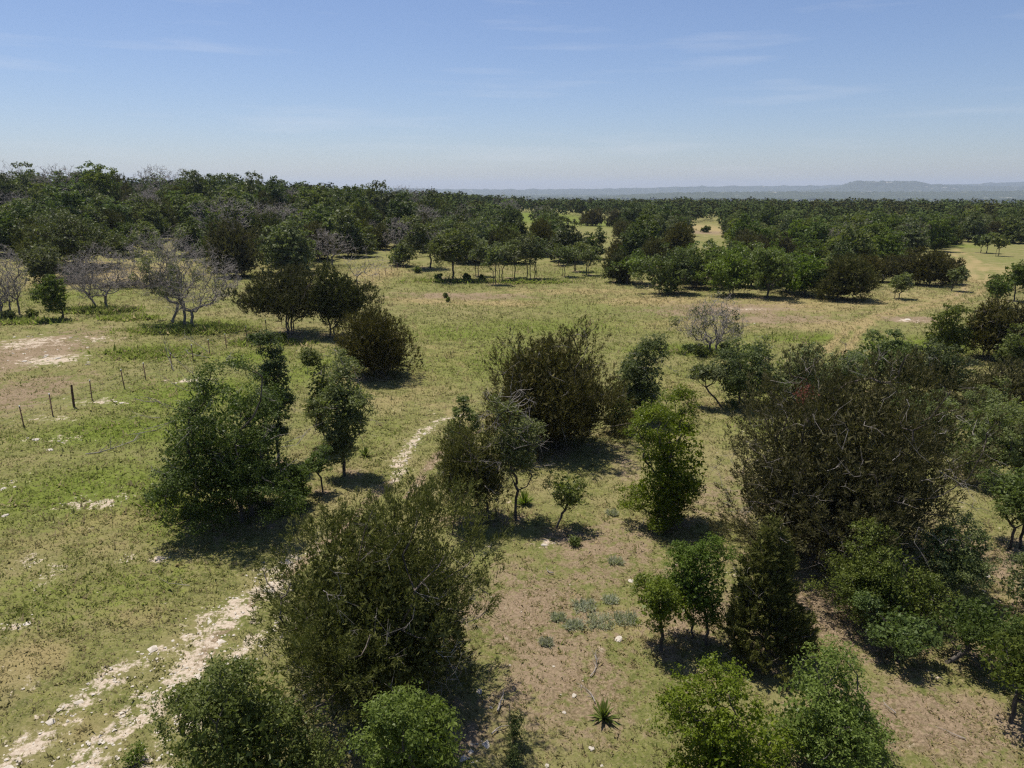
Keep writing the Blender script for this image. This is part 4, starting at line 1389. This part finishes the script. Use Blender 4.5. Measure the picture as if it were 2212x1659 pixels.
# pebbles on the caliche
def pebbles():
    rng = np.random.default_rng(21)
    n = 24000
    r = np.exp(rng.uniform(math.log(12.5), math.log(45), n)); a = rng.uniform(-.7, .45, n)
    x, y = r * np.sin(a), r * np.cos(a)
    m = masks(x, y)
    k = rng.uniform(size=n) < np.clip(m[:, 1] * 1.2 - .15 + .06 * m[:, 0], 0, 1)
    x, y, r = x[k], y[k], r[k]
    n = len(x)
    s = rng.uniform(.015, .06, (n, 1, 1)) * (1 + (rng.uniform(size=(n, 1, 1)) > .96) * 1.6)
    oct_ = np.array([[1, 0, 0], [0, 1, 0], [-1, 0, 0], [0, -1, 0], [0, 0, .6]])
    v = oct_[None] * s * rng.uniform(.6, 1.4, (n, 5, 1)) + np.stack([x, y, hgt(x, y)], -1)[:, None]
    f = np.array([[0, 1, 4], [1, 2, 4], [2, 3, 4], [3, 0, 4]])
    F_ = (np.arange(n) * 5)[:, None, None] + f[None]
    tag(link('gravel', mesh_from('gravel', v.reshape(-1, 3), F_.reshape(-1, 3), M['rock'])), 'loose white limestone gravel in the wheel ruts', 'gravel', kind='stuff')


pebbles()

# ------------------------------------------------------------------ small plants and fallen wood
def yucca(x, y, size, label, group=None, mat='oak_lime', n=46, name='yucca', cat='yucca', wid=1.0, spread=0.0):
    P = ground(x, y)
    rng = np.random.default_rng(int(x * 7 + y))
    V, F_ = [], []
    for i in range(n):
        th = rng.uniform(0, 6.283); el = rng.uniform(.25, 1.4)
        d = np.array([math.cos(th) * math.cos(el), math.sin(th) * math.cos(el), math.sin(el)])
        s = np.array([-math.sin(th), math.cos(th), 0]) * .022 * (1 + size) * wid
        L = size * rng.uniform(.7, 1.1)
        p1 = d * L * .55; p2 = d * L - np.array([0, 0, .16 * L * math.cos(el)])
        b = len(V) * 5
        o_ = np.array([rng.uniform(-1, 1) * spread, rng.uniform(-1, 1) * spread, 0])
        V.append(np.array([-s * .6, s * .6, p1 + s, p1 - s, p2]) + o_)
        F_ += [[b, b + 1, b + 2], [b, b + 2, b + 3], [b + 3, b + 2, b + 4]]
    F_ = np.array(F_)
    me = mesh_from('rosette', np.concatenate(V), F_, M[mat], {'tint': ('FACE', 'FLOAT', np.repeat(rng.uniform(.2, 1, n), 3))})
    tag(link(name, me, None, P), label, cat, group)


yucca(1303, 1553, .55, 'spiky green yucca rosette alone in the thin grass')
yucca(1132, 1090, .7, 'spiky pale yucca beside the straight slender trunk')
yucca(790, 985, .6, 'spiky yucca behind the slender oaks by the rutted path')


def forb(x, y, size, h, mat, label, name='shrub', group=None, n=900, cat='shrub'):
    P = ground(x, y)
    rng = np.random.default_rng(int(x * 3 + y * 11))
    leaf = max(.03, 1.3 * depth(P) / FPX)
    ms = make_oak(int(x + y * 3), size, h, .02, leaf, n, roots=3, mat=mat, spread=.05, rmin=.3, clump=1.4, fill=.4)
    plant(name, label, group, ms, P, cat=cat)


for x, y, s in [(1262, 1312, .75), (1318, 1298, .5), (1240, 1352, .6), (1352, 1340, .8), (1296, 1346, .9), (1205, 1336, .45), (1330, 1215, .6), (1180, 1390, .4), (1322, 1110, .5)]:
    yucca(x, y, .14 + .12 * s, 'low silvery grey herb clump on the brown soil', group='silvery herb clumps on brown soil', cat='herb', name='herb_clump', mat='sage', n=330, wid=.4, spread=s * .42)
forb(1115, 1600, .42, .95, 'oak', 'small upright oak seedling in the thin grass', name='oak_seedling', cat='seedling')
forb(1108, 1652, .34, .6, 'oak_grey', 'dark oak seedling below the small upright one', name='oak_seedling', cat='seedling')
forb(290, 1648, .55, .45, 'oak', 'little dark green bush sprouting between the wheel ruts', cat='bush', name='bush')
forb(1242, 1178, .3, .3, 'oak', 'tuft of green sprouts on brown soil below the crooked sapling', cat='herb', name='herb_clump')
forb(1905, 1185, .0 + .9, .6, 'oak', 'low green bush at the foot of the huge dark juniper', cat='bush', name='bush')
forb(360, 1090, 1.5, .9, 'weed', 'soft bright green bush at the edge of the big multi-stemmed oak', cat='bush', name='bush', n=2500)
forb(405, 1115, 1.0, .6, 'oak', 'low dark bush beside the soft bright green one', cat='bush', name='bush', n=1200)
for x, y, s in [(70, 688, 1.5), (22, 692, 1.6)]:
    forb(x, y, s, 1.0, 'oak_grey', 'grey-green bush under the leafless crooked oaks', group='bushes under the crooked oaks', cat='bush', name='bush', n=1200)
for x, y, s in [(580, 742, 1.6), (548, 740, 1.3), (606, 742, 1.5)]:
    forb(x, y, s, .8, 'oak', 'dark weeds under the skirt of the vase-shaped juniper', group='weeds under the vase-shaped juniper', cat='bush', name='bush', n=1200)
for x, y, s in [(1490, 760, 2.0), (1570, 765, 1.8), (1520, 770, 1.6)]:
    forb(x, y, s, .8, 'oak', 'green bush at the feet of the half-dead tree', group='bushes at the half-dead tree', cat='bush', name='bush', n=1000)
for x, y, s in [(963, 643, .5), (968, 652, .4)]:
    forb(x, y, s, .6, 'oak', 'tiny dark shrub alone in the open meadow', group='tiny shrubs in the meadow', name='shrub', n=300)
for x, y, s in [(945, 606, 1.6), (1012, 606, 1.3), (902, 590, 1.5), (1040, 606, 1.1)]:
    forb(x, y, s, 1.0, 'oak', 'dark undergrowth bush below the trees of the far meadow edge', group='undergrowth bushes on the far meadow edge', cat='bush', name='bush', n=700)
forb(1523, 502, 3.2, 2.0, 'oak', 'round dark bush alone in the distant tan clearing', cat='bush', name='bush', n=600)


def branch(x, y, L, ang, label, group=None, nb=8, r=.03):
    P = ground(x, y)
    rng = np.random.default_rng(int(x + y))
    pts = [np.array([0, 0, .06])]
    d = np.array([math.cos(ang), math.sin(ang), 0])
    for i in range(5):
        d = norm(d + rng.normal(size=3) * np.array([.28, .28, .12]))
        q = pts[-1] + d * L / 5
        q[2] = max(q[2], .04)
        pts.append(q)
    P0, P1, R0, R1 = [], [], [], []
    for i in range(5):
        P0.append(pts[i]); P1.append(pts[i + 1]); R0.append(r * (1 - i * .16)); R1.append(r * (1 - (i + 1) * .16))
    for k in range(nb):
        i = rng.integers(1, 5)
        s = pts[i]
        e = s + norm(d + rng.normal(size=3) * .8) * L * rng.uniform(.12, .35)
        e[2] = abs(e[2]) + .03
        P0.append(s); P1.append(e); R0.append(r * .45); R1.append(r * .15)
    v, f = tubes(np.array(P0), np.array(P1), np.array(R0), np.array(R1), 6)
    tag(link('fallen_branch', mesh_from('fallen_branch', v, f, M['twig'], smooth=True), None, P), label, 'branch', group)


branch(1075, 1540, .9, 1.1, 'crooked pale fallen branch between juniper shadow and thin grass', nb=3, r=.03)
branch(1062, 1590, .6, 1.0, 'short pale stick at the end of the crooked fallen branch', nb=2, r=.025)
branch(1285, 1520, .9, 2.1, 'thin curved dead stick near the round-headed oak shadow', nb=4, r=.016)
branch(1275, 1465, 1.1, .8, 'twiggy brown dead branch by the large pale rock', nb=10, r=.018)
branch(1195, 1240, .5, 2.6, 'short weathered stick on brown soil below the crooked sapling', nb=2, r=.022)
branch(1380, 1140, .7, .5, 'weathered stick near the narrow leafy oak', nb=3, r=.02)
branch(185, 983, 3.0, .5, 'long pale dead branch lying in the bright grass near the fence', nb=12, r=.03)
branch(410, 1268, 1.2, 3.0, 'thin straw-coloured stick in the grass above the wheel ruts', nb=3, r=.012)
branch(1935, 1545, .5, 2.0, 'pale stick on the bare pinkish soil', nb=1, r=.015)
branch(685, 770, 1.5, .2, 'grey dead branch by the fence in bright grass', nb=6, r=.03)
branch(2085, 1600, .7, 2.2, 'thin stick on the thin grass beside pink soil', nb=1, r=.013)
branch(640, 1480, .9, 1.5, 'white dead twiggy branch in the shade of the broad olive juniper', nb=10, r=.014)


def brush_pile(x, y, L, W, H, label):
    P = ground(x, y)
    rng = np.random.default_rng(31)
    n = 420
    c = np.stack([rng.uniform(-.5, .5, n) * L, rng.normal(size=n) * W * .22, np.zeros(n)], -1)
    c[:, 2] = rng.uniform(.05, 1, n) * H * np.clip(1 - (2 * c[:, 0] / L) ** 4, .15, 1) * np.exp(-(c[:, 1] / W) ** 2 * 3)
    d = rdir(rng, n); d[:, 2] *= .35; d = norm(d)
    l = rng.uniform(.5, 1.9, (n, 1))
    a = c - d * l / 2; b = c + d * l / 2
    a[:, 2] = np.maximum(a[:, 2], 0); b[:, 2] = np.maximum(b[:, 2], 0)
    v, f = tubes(a, b, rng.uniform(.02, .06, n), rng.uniform(.008, .03, n), 4)
    t_ = link('brush_pile', None, loc=P)
    tag(t_, label, 'brush pile')
    link('branches', mesh_from('brush', v, f, M['brush'], smooth=True), t_)


brush_pile(305, 622, 11, 2.4, 1.1, 'long low pile of dead grey brush behind the bare oaks')
brush_pile(150, 612, 7, 2.2, 1.0, 'low pile of dark dead brush behind the purplish bare oak')

# ------------------------------------------------------------------ far farm buildings
def barn(x, dist, L, W, H, label, rot, wall='white', roof='white', z_add=0.0):
    bx = (x * K - 512) / FPX * math.cos(PITCH)
    px_, py_ = dist * math.sin(math.atan(bx)), dist * math.cos(math.atan(bx))
    zz_ = float(hgt(px_, py_)) + z_add
    b = link('barn', None, loc=(px_, py_, zz_))
    b.rotation_euler = (0, 0, rot)
    tag(b, label, 'barn')
    l, w = L / 2, W / 2
    v = np.array([(-l, -w, -8), (l, -w, -8), (l, w, -8), (-l, w, -8), (-l, -w, H), (l, -w, H), (l, w, H), (-l, w, H), (-l, 0, H * 1.4), (l, 0, H * 1.4)], float)
    f = np.array([(0, 1, 5), (0, 5, 4), (2, 3, 7), (2, 7, 6), (1, 2, 6), (1, 6, 5), (3, 0, 4), (3, 4, 7), (5, 6, 9), (7, 4, 8)])
    link('wall', mesh_from('barn_wall', v, f, M[wall]), b)
    e = .6
    rv = np.array([(-l - e, -w - e, H - .1), (l + e, -w - e, H - .1), (l + e, 0, H * 1.4 + .2), (-l - e, 0, H * 1.4 + .2), (-l - e, w + e, H - .1), (l + e, w + e, H - .1)], float)
    link('roof', mesh_from('barn_roof', rv, np.array([(0, 1, 2, 3), (3, 2, 5, 4)]), M[roof]), b)
    dv = np.array([(-L * .15, -w - .1, 0), (L * .15, -w - .1, 0), (L * .15, -w - .1, H * .75), (-L * .15, -w - .1, H * .75)], float)
    link('door', mesh_from('barn_door', dv, np.array([(0, 1, 2, 3)]), M['door']), b)


barn(1645, 2600, 40, 20, 12, 'long white metal barn far out on the hazy plain', .3, z_add=4)
barn(1533, 2500, 18, 12, 10, 'small white shed far out on the hazy plain', -.2, z_add=4)
barn(1618, 3000, 34, 14, 9, 'pale low building next to the long white barn on the plain', .2, wall='tanwall', z_add=4)
barn(1730, 1500, 14, 9, 6, 'pale roofed house at the edge of the far woods', .4, wall='tanwall', z_add=8)
barn(1766, 1500, 18, 10, 6, 'low pale house beside another at the edge of the far woods', -.1, wall='tanwall', z_add=8)

# ------------------------------------------------------------------ the air
def haze():
    m, n, out = new_mat('haze_air')
    p = nd(n, 'ShaderNodeVolumePrincipled')
    p.inputs['Color'].default_value = (0.72, 0.83, 1.0, 1)
    p.inputs['Density'].default_value = 8.5e-5
    p.inputs['Density Attribute'].default_value = ''
    p.inputs['Anisotropy'].default_value = 0.2
    n.links.new(p.outputs[0], out.inputs['Volume'])
    try:
        m.cycles.homogeneous_volume = True
    except Exception:
        pass
    b = 17200
    x0, x1, y0, y1, z0, z1 = -b, b, -b, b, -70, 185
    v = np.array([(x, y, z) for z in (z0, z1) for y in (y0, y1) for x in (x0, x1)], float)
    f = np.array([(0, 2, 3, 1), (4, 5, 7, 6), (0, 1, 5, 4), (2, 6, 7, 3), (0, 4, 6, 2), (1, 3, 7, 5)])
    tag(link('haze', mesh_from('haze', v, f, m)), kind='stuff')


haze()
tris = {}
for me in bpy.data.meshes:
    tris[me.name] = len(me.loops) - 2 * len(me.polygons)
print('TRIS', sum(tris.values()), sorted(tris.items(), key=lambda q: -q[1])[:12])
